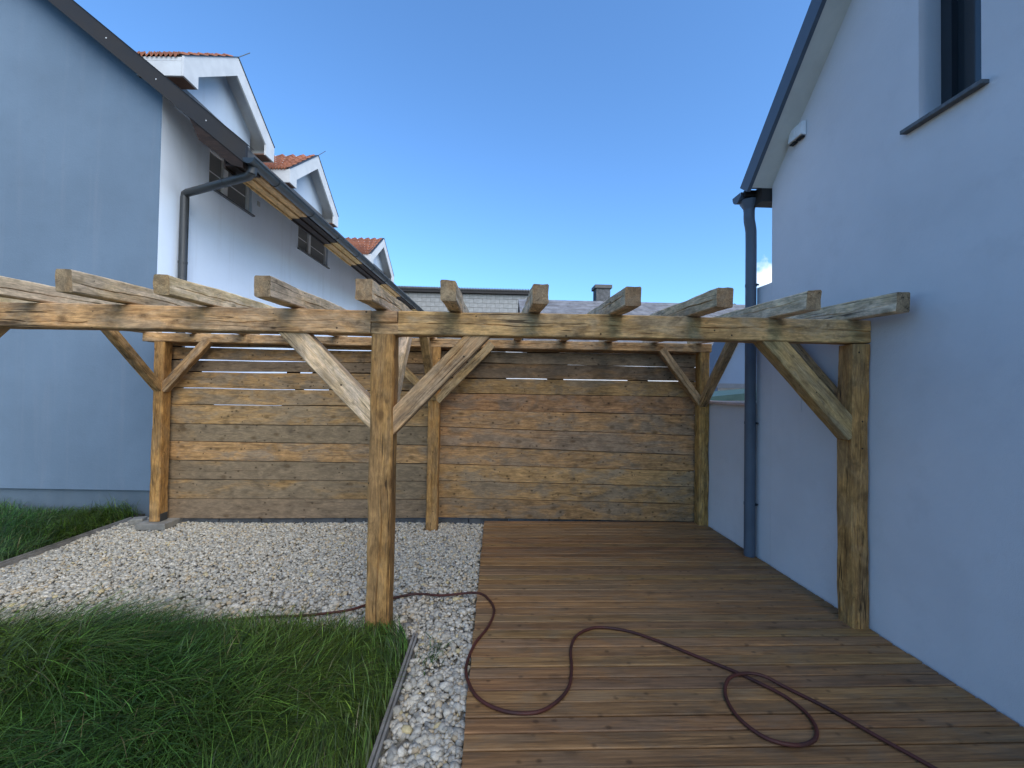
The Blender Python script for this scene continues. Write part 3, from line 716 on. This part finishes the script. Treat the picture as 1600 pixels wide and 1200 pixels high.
bl = empty("blue_gable_house", (6, 9.2, 0))
tag(bl, "blue walled gable house glimpsed between fence post and downpipe", "house")
mb = MB(); mb.box(5.06, 6.38, 9.195, 9.199, -0.13, 1.70); part(bl, "lower_wall", wloc(bl, mb), M_PALE)
mb = MB(); mb.prism([(5.06, -0.13), (5.06, 1.98), (5.72, 3.22), (6.38, 1.98), (6.38, -0.13)], 9.2, 10.0, 1); part(bl, "wall", wloc(bl, mb), M_BLUE_WALL)
for s in (0, 1):
    fx = (lambda x: x) if s == 0 else (lambda x: 11.44 - x)
    mb = MB(); mb.prism([(fx(4.95), 1.78), (fx(4.95), 1.92), (fx(5.72), 3.38), (fx(5.72), 3.23)], 9.0, 10.1, 1); part(bl, "roof", wloc(bl, mb), M_BLUE_METAL)
mb = MB(); mb.box(4.9, 6.5, 8.93, 9.19, 1.70, 1.80); part(bl, "canopy_gutter", wloc(bl, mb), M_BLUE_METAL)

gs = empty("green_shed", (4, 6.6, 0))
tag(gs, "low shed with sloping green sheet roof behind the garden wall", "shed")
mb = MB(); mb.box(3.3, 6.0, 6.75, 8.2, -0.13, 1.46); part(gs, "wall", wloc(gs, mb), M_PALE)
mb = MB(); mb.prism([(3.15, 1.44), (3.15, 1.475), (6.2, 1.80), (6.2, 1.50)], 6.62, 8.3, 1); part(gs, "roof", wloc(gs, mb), M_GREEN)

# ------------------------------------------------------------------ deck
dk = empty("wooden_deck", (1.2, 3.0, 0))
tag(dk, "brown stained timber deck of narrow boards between gravel and white wall", "deck")
pitch, wbd = 0.0893, 0.0815
y = 0.55; k = 0
rng = random.Random(3)
while y < 4.90:
    L = RX - 0.008 + 0.122 - (-0.0)
    x0 = -0.122 + rng.uniform(-0.004, 0.004); L = RX - 0.012 - x0
    th = 0.026
    w = min(wbd, 4.935 - y) + rng.uniform(-0.0012, 0.0008)
    nseg = 10; V = []; Fq = []
    sd = rng.uniform(0, 99)
    for i in range(nseg + 1):
        x = L * i / nseg
        d0 = noise.noise((x * 0.9, sd, 0)) * 0.0013; d1 = noise.noise((x * 0.9, sd, 9)) * 0.0013; dz = noise.noise((x * 0.7, sd, 20)) * 0.0012
        V += [(x, d0 - w / 2, -th), (x, d0 - w / 2, -0.005 + dz), (x, d0 - w / 2 + 0.004, dz), (x, d1 + w / 2 - 0.004, dz), (x, d1 + w / 2, -0.005 + dz), (x, d1 + w / 2, -th)]
    for i in range(nseg):
        for j in range(6): Fq.append((i * 6 + j, (i + 1) * 6 + j, (i + 1) * 6 + (j + 1) % 6, i * 6 + (j + 1) % 6))
    Fq += [tuple(range(6)), tuple(range(nseg * 6 + 5, nseg * 6 - 1, -1))]
    me = bpy.data.meshes.new("deck_board"); me.from_pydata(V, [], Fq); me.update()
    link("deck_board", me, W_DECK, dk, ml=world_of(dk).inverted() @ Matrix.Translation((x0, y + w / 2, rng.uniform(-0.0022, 0.0018))))
    y += pitch; k += 1
for xx in (-0.06, 0.6, 1.25, 1.9, 2.45):
    mb = MB(); mb.box(xx, xx + 0.05, 0.6, 4.93, -0.125, -0.030); part(dk, "joist", wloc(dk, mb), W_EAVE_DARK)

# ------------------------------------------------------------------ fence: two bays of wide reclaimed boards
fn = empty("board_fence", (-0.7, 4.965, 0))
tag(fn, "tall screen fence of wide weathered horizontal boards behind the pergola", "fence")
LFT = [2.135, 2.012, 1.862, 1.717, 1.525, 1.335, 1.106, 0.905, 0.684, 0.459, 0.232, 0.000]
LFR = [2.135, 2.010, 1.862, 1.742, 1.535, 1.343, 1.107, 0.886, 0.666, 0.456, 0.240, 0.020]
RGL = [2.135, 2.026, 1.887, 1.702, 1.521, 1.318, 1.111, 0.891, 0.667, 0.468, 0.266, 0.028]
RGR = [2.135, 2.032, 1.880, 1.707, 1.510, 1.290, 1.040, 0.800, 0.605, 0.413, 0.203, -0.012]
rng = random.Random(11)
# open stretches (from, to) along each joint that let light through; dark strips added behind the rest block the bright background
OPEN_L = {1: [(0.12, 2.55)], 2: [(0.10, 1.62), (1.78, 1.88)], 3: [(0.35, 1.35), (1.5, 1.65), (1.78, 1.95)], 4: [(0.13, 1.45), (1.55, 1.85), (2.0, 2.3)], 5: [(0.5, 1.3)]}
OPEN_R = {1: [(0.55, 1.1), (1.5, 2.6)], 2: [(1.6, 2.9)], 3: [(0.85, 1.35), (1.55, 2.35), (2.6, 3.0)]}
for (xa, xb, zl, zr_, gaps, opn) in ((-3.86, -0.745, LFT, LFR, [0.0, 0.013, 0.010, 0.011, 0.008, 0.006], OPEN_L), (-0.735, 2.45, RGL, RGR, [0.0, 0.008, 0.006, 0.009, 0.004, 0.004], OPEN_R)):
    for k in range(1, 11):
        for (ua, ub) in [(a_, b_) for a_, b_ in zip([0.0] + [q[1] for q in opn.get(k, [])], [q[0] for q in opn.get(k, [])] + [xb - xa]) if b_ - a_ > 0.02]:
            ta, tb = ua / (xb - xa), ub / (xb - xa); za, zb2 = zl[k] + (zr_[k] - zl[k]) * ta, zl[k] + (zr_[k] - zl[k]) * tb
            mb = MB(); mb.prism([(xa + ua, za - 0.035), (xa + ua, za + 0.035), (xa + ub, zb2 + 0.035), (xa + ub, zb2 - 0.035)], 4.992, 5.010, 1)
            part(fn, "added_joint_backing", wloc(fn, mb), W_EAVE_DARK)
    for k in range(11):
        L = xb - xa; gap = gaps[k] if k < len(gaps) else 0.0055
        zt = (zl[k] - gap * 0.5, zr_[k] - gap * 0.5); zb_ = (zl[k + 1] + (gaps[k + 1] if k + 1 < len(gaps) else 0.0055) * 0.5, zr_[k + 1] + (gaps[k + 1] if k + 1 < len(gaps) else 0.0055) * 0.5)
        zc = (zt[0] + zt[1] + zb_[0] + zb_[1]) / 4
        nseg = 26; V = []; Fq = []; th = 0.028; sd = rng.uniform(0, 200); e = 0.004
        wav = 0.010 if k < 5 else 0.004
        for i in range(nseg + 1):
            t = i / nseg; x = L * t
            a1 = zt[0] + (zt[1] - zt[0]) * t - zc + noise.noise((x * 1.3, sd, 0)) * wav
            a0 = zb_[0] + (zb_[1] - zb_[0]) * t - zc + noise.noise((x * 1.3, sd, 7)) * wav
            yo = noise.noise((x * 0.8, sd, 14)) * 0.003
            mid = (a0 + a1) / 2; cup = noise.noise((x * 0.5, sd, 30)) * 0.004
            V += [(x, yo + e, a0), (x, yo, a0 + e), (x, yo + cup, mid), (x, yo, a1 - e), (x, yo + e, a1), (x, th, a1), (x, th, a0)]
        for i in range(nseg):
            for j in range(7): Fq.append((i * 7 + j, i * 7 + (j + 1) % 7, (i + 1) * 7 + (j + 1) % 7, (i + 1) * 7 + j))
        Fq += [tuple(range(6, -1, -1)), tuple(range(nseg * 7, nseg * 7 + 7))]
        me = bpy.data.meshes.new("fence_board"); me.from_pydata(V, [], Fq)
        bm = bmesh.new(); bm.from_mesh(me); bmesh.ops.recalc_face_normals(bm, faces=bm.faces); bm.to_mesh(me); bm.free(); me.update()
        link("fence_board", me, W_FENCE, fn, ml=world_of(fn).inverted() @ Matrix.Translation((xa, 4.95 + rng.uniform(-0.004, 0.004), zc)))

# dark blocks under the lowest boards
fw = empty("foundation_strip", (-2, 5.02, 0))
tag(fw, "row of dark concrete blocks just under the lowest fence boards", "foundation")
x = -3.74; rng = random.Random(5)
while x < 2.44:
    w = min(0.49, 2.47 - x)
    mb = MB(); mb.box(x, x + w - 0.008, 4.99 + rng.uniform(-.006, .006), 5.12, -0.12, 0.008 + rng.uniform(-.006, .006))
    part(fw, "foundation_block", wloc(fw, mb), M_CONC_D, bev=0.006); x += 0.49

# ------------------------------------------------------------------ pergola
pg = empty("timber_pergola", (-0.7, 3.8, 0))
tag(pg, "large pergola of reclaimed timber posts beams and rafters over deck and gravel", "pergola")
FY0, FY1 = 2.675, 2.810                              # front frame
BY0, BY1 = 4.785, 4.925                             # back frame
pw = 0.135
def gsplit(L, d=0.016): return [(0, 0.05, 0.1, L * 0.8, d)]
# posts (grain upwards: local X points up, local Z towards -Y)
def post(xc, yc, z0, z1, w, d, seed, grooves=(), mat=W_POST):
    return put_timber(pg, "post", (xc, yc, z0), (xc, yc, z1), w, d, mat, upv=(0, -1, 0), seed=seed, chamfer=0.010, rough=0.006, bow=0.02, grooves=grooves)
fyc = (FY0 + FY1) / 2
post(-0.742, fyc, -0.12, 1.907, 0.147, pw, 1, [(1, 0.05, 0.0, 1.1, 0.012)])
post(2.468, fyc, -0.005, 1.908, 0.118, pw, 2, [(1, -0.1, 0.2, 1.9, 0.012), (0, 0.1, 0.1, 1.6, 0.008)])
post(-3.86, fyc, -0.12, 1.91, 0.14, pw, 3)
byc = (BY0 + BY1) / 2
post(-3.835, byc - 0.01, 0.02, 2.05, 0.112, 0.13, 4, [(1, 0.1, 0.2, 1.6, 0.008)])
post(-0.725, byc - 0.03, -0.10, 2.05, 0.130, 0.12, 5, [(1, 0.0, 0.2, 1.9, 0.010)])
post(2.475, byc - 0.01, -0.005, 2.05, 0.115, 0.13, 6, [(1, 0.1, 0.3, 1.9, 0.010)])
# front beams with their halved joint over the centre post
def beam_x(name, x0, x1, yc, zt, h, w, seed, grooves, mat=W_BEAM, dz=0.0):
    return put_timber(pg, name, (x0, yc, zt - h / 2), (x1, yc, zt - h / 2 + dz), w, h, mat, seed=seed, chamfer=0.007, rough=0.0045, bow=0.012, grooves=grooves)
zsp = 1.998
# right beam: full-depth body from the joint on, lower tongue over the post
beam_x("beam", -0.645, 2.526, fyc, 2.060, 0.154, pw, 21, [(0, 0.02, 0.0, 1.5, 0.016), (0, -0.10, 1.9, 3.3, 0.014)], dz=0.010)
beam_x("beam_tongue", -0.818, -0.640, fyc, 1.981, 0.075, pw - 0.004, 22, ())
beam_x("beam", -4.15, -0.822, fyc, 2.060, 0.152, pw + 0.004, 23, [(0, 0.55, 0.3, 1.6, 0.010), (0, 0.1, 2.0, 3.2, 0.006)], dz=0.0)
beam_x("beam_tongue", -0.828, -0.652, fyc, 2.059, 0.076, pw + 0.001, 24, ())
# back beam
beam_x("beam", -4.02, 2.555, byc, 2.152, 0.10, 0.14, 25, [(0, 0.3, 0.4, 3.2, 0.008), (0, -0.2, 3.6, 6.2, 0.008)])
# rafters
RX_ = [-4.03, -3.47, -2.92, -2.374, -1.867, -1.318, -0.768, -0.282, 0.240, 0.778, 1.314, 1.858, 2.408]
rng = random.Random(9)
for i, x in enumerate(RX_):
    yf = 2.33 + rng.uniform(-0.02, 0.02); ybk = 5.02 + rng.uniform(-0.05, 0.05)
    h = 0.116 + rng.uniform(-0.006, 0.008); w = 0.090 + rng.uniform(-0.004, 0.006)
    zf = 2.068 - (2.675 - yf) * 0.034; zk = 2.155 + (ybk - 4.855) * 0.034
    gr = []
    if rng.random() < 0.9: gr.append((0, rng.uniform(-0.2, 0.4), 0.0, rng.uniform(1.2, 2.4), 0.012))
    if rng.random() < 0.9: gr.append((2, rng.uniform(-0.2, 0.4), 0.0, rng.uniform(1.2, 2.4), 0.012))
    put_timber(pg, "rafter", (x + rng.uniform(-.006, .006), yf, zf + h / 2), (x + rng.uniform(-.01, .01), ybk, zk + h / 2), w, h, W_RAFT,
               seed=40 + i, chamfer=0.007, rough=0.006, bow=0.015, grooves=gr)
# braces
def brace(p0, p1, w, h, seed, upv=(0, -1, 0), mat=W_BEAM):
    return put_timber(pg, "brace", p0, p1, w, h, mat, upv=upv, seed=seed, chamfer=0.006, rough=0.0024, bow=0.001, grooves=[(1, 0.1, 0.05, 0.7, 0.006)])
# across the front frame (face width w lies in the XZ plane)
brace((-1.39, fyc, 1.975), (-0.775, fyc, 1.34), 0.135, 0.105, 61, mat=W_RAFT)
brace((-0.080, fyc, 1.97), (-0.71, fyc, 1.30), 0.126, 0.105, 62)
brace((1.825, fyc, 1.965), (2.435, fyc, 1.30), 0.130, 0.110, 63)
brace((-3.20, fyc, 1.97), (-3.86, fyc, 1.31), 0.12, 0.105, 64)
# across the back frame
brace((-3.31, byc - 0.03, 2.08), (-3.80, byc - 0.03, 1.51), 0.095, 0.085, 65)
brace((1.955, byc - 0.03, 2.08), (2.44, byc - 0.03, 1.44), 0.085, 0.085, 66)
brace((-0.06, byc - 0.05, 2.10), (-0.69, byc - 0.05, 1.43), 0.095, 0.085, 67)
brace((-1.40, byc - 0.05, 2.08), (-0.75, byc - 0.05, 1.46), 0.085, 0.085, 68)
# front to back, under the rafters
brace((-3.835, 4.12, 2.15), (-3.835, 4.80, 1.52), 0.085, 0.085, 69, upv=(1, 0, 0))
brace((2.44, 4.12, 2.15), (2.455, 4.80, 1.43), 0.085, 0.085, 70, upv=(1, 0, 0))
brace((-0.745, 4.12, 2.15), (-0.735, 4.78, 1.46), 0.085, 0.085, 71, upv=(1, 0, 0))
brace((-0.755, 3.47, 2.12), (-0.742, 2.77, 1.34), 0.10, 0.10, 72, upv=(1, 0, 0), mat=W_RAFT)
brace((2.42, 3.47, 2.12), (2.46, 2.77, 1.40), 0.10, 0.10, 73, upv=(1, 0, 0))
# steel shoe plate on the back post by the lawn
mb = MB(); mb.box(-3.778, -3.774, 4.80, 4.90, 0.0, 0.10); part(pg, "post_bracket", wloc(pg, mb), M_PIPE)

# ------------------------------------------------------------------ stones and edging
sb = MB(); sb.box(-3.985, -3.665, 4.725, 5.0, -0.06, 0.012)
tag(link("paving_slab", bevel(sb.mesh("paving_slab"), 0.008, 2), M_CONC), "flat concrete slab under the fence post beside the lawn", "slab")
sb = MB(); sb.box(-0.11, 0.11, -0.09, 0.09, -0.07, 0.05)
me = bevel(sb.mesh("rubble_stone"), 0.02, 2)
for v in me.vertices: v.co += Vector((noise.noise(v.co * 9), noise.noise(v.co * 9 + Vector((5, 0, 0))), noise.noise(v.co * 9 + Vector((0, 5, 0))))) * 0.018
tag(link("rubble_stone", me, M_CONC, mw=Matrix.Translation((-4.10, 4.90, -0.005)) @ Matrix.Rotation(0.3, 4, 'Z') @ Matrix.Scale(0.62, 4)), "rough grey stone lying beside the slab at the lawn corner", "stone")
mb = MB(); mb.box(-0.514, -0.500, 1.0, 2.70, -0.11, -0.022); mb.box(-0.496, -0.484, 1.0, 2.72, -0.11, -0.034)
tag(link("lawn_edging", mb.mesh("lawn_edging"), M_EDGE), "thin grey edging strip between front lawn and narrow pebble band", "edging")
mb = MB(); mb.box(-4.340, -4.326, 1.0, 5.08, -0.11, -0.022); mb.box(-4.322, -4.312, 1.0, 5.02, -0.11, -0.040)
tag(link("lawn_edging", mb.mesh("lawn_edging"), M_EDGE), "grey edging strip between side lawn and wide gravel area", "edging")
mb = MB(); mb.box(-4.29, -0.52, 2.665, 2.68, -0.11, -0.048)
tag(link("lawn_edging", mb.mesh("lawn_edging"), M_EDGE), "edging strip half hidden by long grass in front of the gravel", "edging")

# ------------------------------------------------------------------ pebbles
def ico(sub):
    bm = bmesh.new(); bmesh.ops.create_icosphere(bm, subdivisions=sub, radius=1.0)
    v = np.array([p.co[:] for p in bm.verts]); bm.verts.index_update(); f = np.array([[q.index for q in p.verts] for p in bm.faces]); bm.free(); return v, f

def build_pebbles(name, P, sub, rs, size):
    """P: (n,3) centres; one joined mesh with a colour per pebble"""
    bv, bf = ico(sub); n = len(P); nv = len(bv)
    s = size[:, None] * np.stack([rs.uniform(.85, 1.35, n), rs.uniform(.65, .95, n), rs.uniform(.45, .75, n)], 1)
    yaw = rs.uniform(0, 2 * np.pi, n); pit = rs.normal(0, .35, n); rol = rs.normal(0, .35, n)
    cy, sy, cp, sp, cr, sr = np.cos(yaw), np.sin(yaw), np.cos(pit), np.sin(pit), np.cos(rol), np.sin(rol)
    R = np.empty((n, 3, 3))
    R[:, 0, 0] = cy * cp; R[:, 0, 1] = cy * sp * sr - sy * cr; R[:, 0, 2] = cy * sp * cr + sy * sr
    R[:, 1, 0] = sy * cp; R[:, 1, 1] = sy * sp * sr + cy * cr; R[:, 1, 2] = sy * sp * cr - cy * sr
    R[:, 2, 0] = -sp; R[:, 2, 1] = cp * sr; R[:, 2, 2] = cp * cr
    dirs = rs.normal(size=(n, 4, 3)); dirs /= np.linalg.norm(dirs, axis=2, keepdims=True); cut = rs.uniform(.62, .98, (n, 4))
    out = np.empty((n, nv, 3))
    for i0 in range(0, n, 4000):
        sl = slice(i0, min(n, i0 + 4000)); q = np.repeat(bv[None], sl.stop - sl.start, 0)
        for k in range(4):                          # flatten four random sides: broken, rounded stones
            d = np.einsum('nvi,ni->nv', q, dirs[sl, k]); over = np.maximum(0, d - cut[sl, k][:, None]) * .85
            q = q - over[:, :, None] * dirs[sl, k][:, None, :]
        q = q * s[sl][:, None, :]
        out[sl] = np.einsum('nij,nvj->nvi', R[sl], q) + P[sl][:, None, :]
    F = (bf[None] + (np.arange(n) * nv)[:, None, None]).reshape(-1, 3)
    me = bpy.data.meshes.new(name); me.vertices.add(n * nv); me.vertices.foreach_set('co', out.reshape(-1))
    me.loops.add(F.size); me.loops.foreach_set('vertex_index', F.reshape(-1).astype(np.int32))
    me.polygons.add(len(F)); me.polygons.foreach_set('loop_start', np.arange(0, F.size, 3, dtype=np.int32))
    me.update(calc_edges=True); me.polygons.foreach_set('use_smooth', np.ones(len(F), bool))
    pal = np.array([[.59, .53, .42], [.50, .46, .38], [.68, .62, .51], [.40, .375, .32], [.58, .46, .30], [.46, .43, .36], [.28, .27, .25], [.60, .49, .27]])
    pr = np.array([.26, .2, .17, .12, .1, .09, .04, .02])
    c = pal[rs.choice(len(pal), n, p=pr)] * np.array([.95, .935, .90]) * rs.uniform(.84, 1.12, (n, 1))
    c4 = np.ones((n, nv, 4), np.float32); c4[:, :, :3] = c[:, None, :]
    a = me.color_attributes.new('col', 'FLOAT_COLOR', 'POINT'); a.data.foreach_set('color', c4.reshape(-1)); me.update()
    return me

def bed_z(x, y): return -0.066 + 0.010 * np.sin(x * 2.1 + 1) * np.cos(y * 1.7) + 0.006 * np.sin(x * 5.3) * np.sin(y * 4.4)
rs = np.random.default_rng(4)
def scatter(n, x0, x1, y0, y1):
    return np.stack([rs.uniform(x0, x1, n), rs.uniform(y0, y1, n)], 1)
def lift(A, size, thick):
    z = bed_z(A[:, 0], A[:, 1]) + thick * rs.uniform(0, 1, len(A)) ** .8
    return np.column_stack([A, z])
# the narrow band and everything near the camera get the finer pebbles
def outside_posts(A):
    m = np.ones(len(A), bool)
    for xc, yc in ((-0.752, fyc), (-0.725, byc - .03), (-3.835, byc)): m &= ~((abs(A[:, 0] - xc) < .085) & (abs(A[:, 1] - yc) < .085))
    m &= ~((A[:, 0] < -3.65) & (A[:, 0] > -4.0) & (A[:, 1] > 4.71))
    return A[m]
near = outside_posts(np.concatenate([scatter(2600, -0.472, -0.128, 1.0, 2.75), scatter(8400, -4.28, -0.13, 2.70, 3.35)]))
sz = rs.lognormal(math.log(.0140), .38, len(near)).clip(.007, .034); sz[(near[:, 1] < 2.3)] *= 1.12
tag(link("pebbles", build_pebbles("pebbles", lift(near, sz, .020), 2 if False else 1, rs, sz), M_STONE), "rounded white and grey pebbles along the lawn and deck", kind="stuff")
for n_, ya, yb_, sub, lab in ((12500, 3.33, 4.1, 1, "pale pebble gravel in the middle of the bed behind the centre post"), (15500, 4.1, 5.0, 0, "pale pebble gravel at the foot of the board fence")):
    far = outside_posts(scatter(n_, -4.285, -0.13, ya, yb_))
    sz = rs.lognormal(math.log(.0128), .32, len(far)).clip(.007, .026)
    tag(link("gravel", build_pebbles("gravel", lift(far, sz, .016), sub, rs, sz), M_STONE), lab, kind="stuff")

# ------------------------------------------------------------------ grass
def build_grass(name, A, z0, hgt, wid, rs, seg, comb, base, lean=1.0, dry=0.03, clump=0.25, keep_x=None):
    n = len(A); x, y = A[:, 0], A[:, 1]
    # patches of combed direction
    ang = comb + 1.5 * np.sin(x * 1.9 + y * 1.3) + 1.2 * np.cos(y * 3.1 - x * 1.1 + 2) + rs.normal(0, .95, n)
    patch = .5 + .5 * np.sin(x * 2.7 + 1.3 * np.sin(y * 2.2)) * np.cos(y * 3.4 + np.sin(x * 1.7))
    if keep_x is not None:
        fl = (x > keep_x - .22) & (np.cos(ang) > 0); ang = np.where(fl, np.pi - ang, ang)
    if keep_x is not None: hgt = hgt * (1 - .24 * np.clip((x + 2.3) / 1.5, 0, 1))
    h = hgt * (1 + clump * np.clip(np.sin(x * 4.1 + 2 * np.sin(y * 3.3)) * np.cos(y * 5.2 + x), 0, 1)) * rs.uniform(.45, 1.2, n) * (.7 + .5 * patch); ln = lean * rs.uniform(.25, 1.6, n) * (.6 + .8 * patch)
    w = wid * rs.uniform(.6, 1.4, n); dx, dy = np.cos(ang), np.sin(ang)
    face = ang + rs.normal(0, .7, n); px, py = -np.sin(face), np.cos(face)
    V = np.empty((n, 2 * seg + 1, 3))
    for k in range(seg + 1):
        t = k / seg; cv = ln * t * t * h; zz = z0 + h * (t - .42 * ln.clip(0, 1.35) * t * t * t)
        cx_, cy_ = x + dx * cv, y + dy * cv; ww = w * (1 - t) ** .6 * .5 if k < seg else 0 * w
        if k < seg:
            V[:, 2 * k] = np.stack([cx_ - px * ww, cy_ - py * ww, zz], 1); V[:, 2 * k + 1] = np.stack([cx_ + px * ww, cy_ + py * ww, zz], 1)
        else: V[:, 2 * seg] = np.stack([cx_, cy_, zz], 1)
    tri = []
    for k in range(seg - 1): tri += [[2 * k, 2 * k + 1, 2 * k + 3], [2 * k, 2 * k + 3, 2 * k + 2]]
    tri.append([2 * seg - 2, 2 * seg - 1, 2 * seg]); tri = np.array(tri)
    nv = 2 * seg + 1
    F = (tri[None] + (np.arange(n) * nv)[:, None, None]).reshape(-1, 3)
    me = bpy.data.meshes.new(name); me.vertices.add(n * nv); me.vertices.foreach_set('co', V.reshape(-1))
    me.loops.add(F.size); me.loops.foreach_set('vertex_index', F.reshape(-1).astype(np.int32))
    me.polygons.add(len(F)); me.polygons.foreach_set('loop_start', np.arange(0, F.size, 3, dtype=np.int32))
    me.update(calc_edges=True); me.polygons.foreach_set('use_smooth', np.ones(len(F), bool))
    c = np.array(base)[None] * rs.lognormal(-.2, .62, (n, 1)).clip(.2, 3.0); tone = (.5 + .5 * np.sin(x * 3.3 + y * 2.1))[:, None]
    c = c * (1 + (tone * np.array([[.75, .18, -.2]]) + (1 - tone) * np.array([[-.25, -.06, .25]])) * rs.uniform(.3, 1, (n, 1)))
    dr = rs.uniform(size=n) < dry; c[dr] = np.array([.20, .17, .07]) * rs.uniform(.7, 1.2, (dr.sum(), 1))
    c4 = np.ones((n, nv, 4), np.float32); c4[:, :, :3] = c[:, None, :]
    a = me.color_attributes.new('col', 'FLOAT_COLOR', 'POINT'); a.data.foreach_set('color', c4.reshape(-1)); me.update()
    return me
A = scatter(68000, -4.8, -0.515, 1.0, 2.69); A = A[A[:, 1] < 2.69 - np.clip(A[:, 0] + 2.3, 0, 2) * .035]
tag(link("grass", build_grass("grass", A, -0.035, 0.232, .0062, rs, 4, 0.4, (.058, .122, .018), 1.2, keep_x=-0.515), M_GRASS), "long uncut front lawn grass", kind="stuff")
A = scatter(52000, -8.5, -4.35, 2.6, 5.26)
tag(link("side_grass", build_grass("side_grass", A, -0.05, 0.15, .006, rs, 3, 0.4, (.048, .108, .016), .9, clump=0.9), M_GRASS), "long grass at the foot of the house", kind="stuff")
# a few blades and small weeds in the pebble band
A = np.stack([rs.normal(-0.36, .035, 90), rs.normal(2.50, .08, 90)], 1)
tag(link("weeds", build_grass("weeds", A, -0.05, 0.055, .006, rs, 3, 1.0, (.06, .12, .02), 1.1), M_GRASS), "small green weeds among pebbles", kind="stuff")

# ------------------------------------------------------------------ hose
H = [(-2.3, 2.72), (-2.0, 2.82), (-1.624, 2.901), (-1.332, 2.922), (-1.052, 2.985), (-0.925, 3.064), (-0.767, 3.156), (-0.598, 3.224), (-0.396, 3.20), (-0.127, 3.175), (-0.026, 3.04), (0.008, 2.891), (-0.032, 2.70), (-0.105, 2.535), (-0.145, 2.362), (-0.125, 2.211), (-0.056, 2.071), (0.069, 1.995), (0.207, 1.985), (0.306, 2.037), (0.398, 2.145), (0.442, 2.291), (0.471, 2.471), (0.529, 2.598), (0.618, 2.667), (0.714, 2.69), (0.888, 2.639), (1.064, 2.509), (1.229, 2.363), (1.353, 2.253), (1.439, 2.155), (1.505, 2.06), (1.528, 1.956), (1.501, 1.863), (1.434, 1.802), (1.333, 1.784), (1.231, 1.826), (1.178, 1.943), (1.196, 2.080), (1.263, 2.172), (1.365, 2.215), (1.465, 2.200), (1.554, 2.127), (1.668, 1.974), (1.75, 1.823), (1.845, 1.663), (1.95, 1.45), (2.02, 1.2)]
def hz(i, x):
    if x < -0.20: return -0.030
    if x < -0.09: return -0.030 + (0.0105 + 0.030) * (x + 0.20) / 0.11 + 0.004
    return 0.0115
pts = [Vector((x, y, hz(i, x))) for i, (x, y) in enumerate(H)]
for i, p in enumerate(pts):
    if 39 <= i <= 41: p.z += 0.017                  # the end crosses over its own loop
dense = []
for i in range(len(pts) - 1):
    p0, p1, p2, p3 = pts[max(i - 1, 0)], pts[i], pts[i + 1], pts[min(i + 2, len(pts) - 1)]
    for k in range(6):
        t = k / 6
        dense.append(0.5 * ((2 * p1) + (p2 - p0) * t + (2 * p0 - 5 * p1 + 4 * p2 - p3) * t * t + (3 * p1 - p0 - 3 * p2 + p3) * t ** 3))
mb = MB(); mb.tube(dense, 0.0086, 12)
tag(link("garden_hose", mb.mesh("garden_hose", 60), M_HOSE), "dark reddish brown garden hose curling across deck and gravel", "hose")
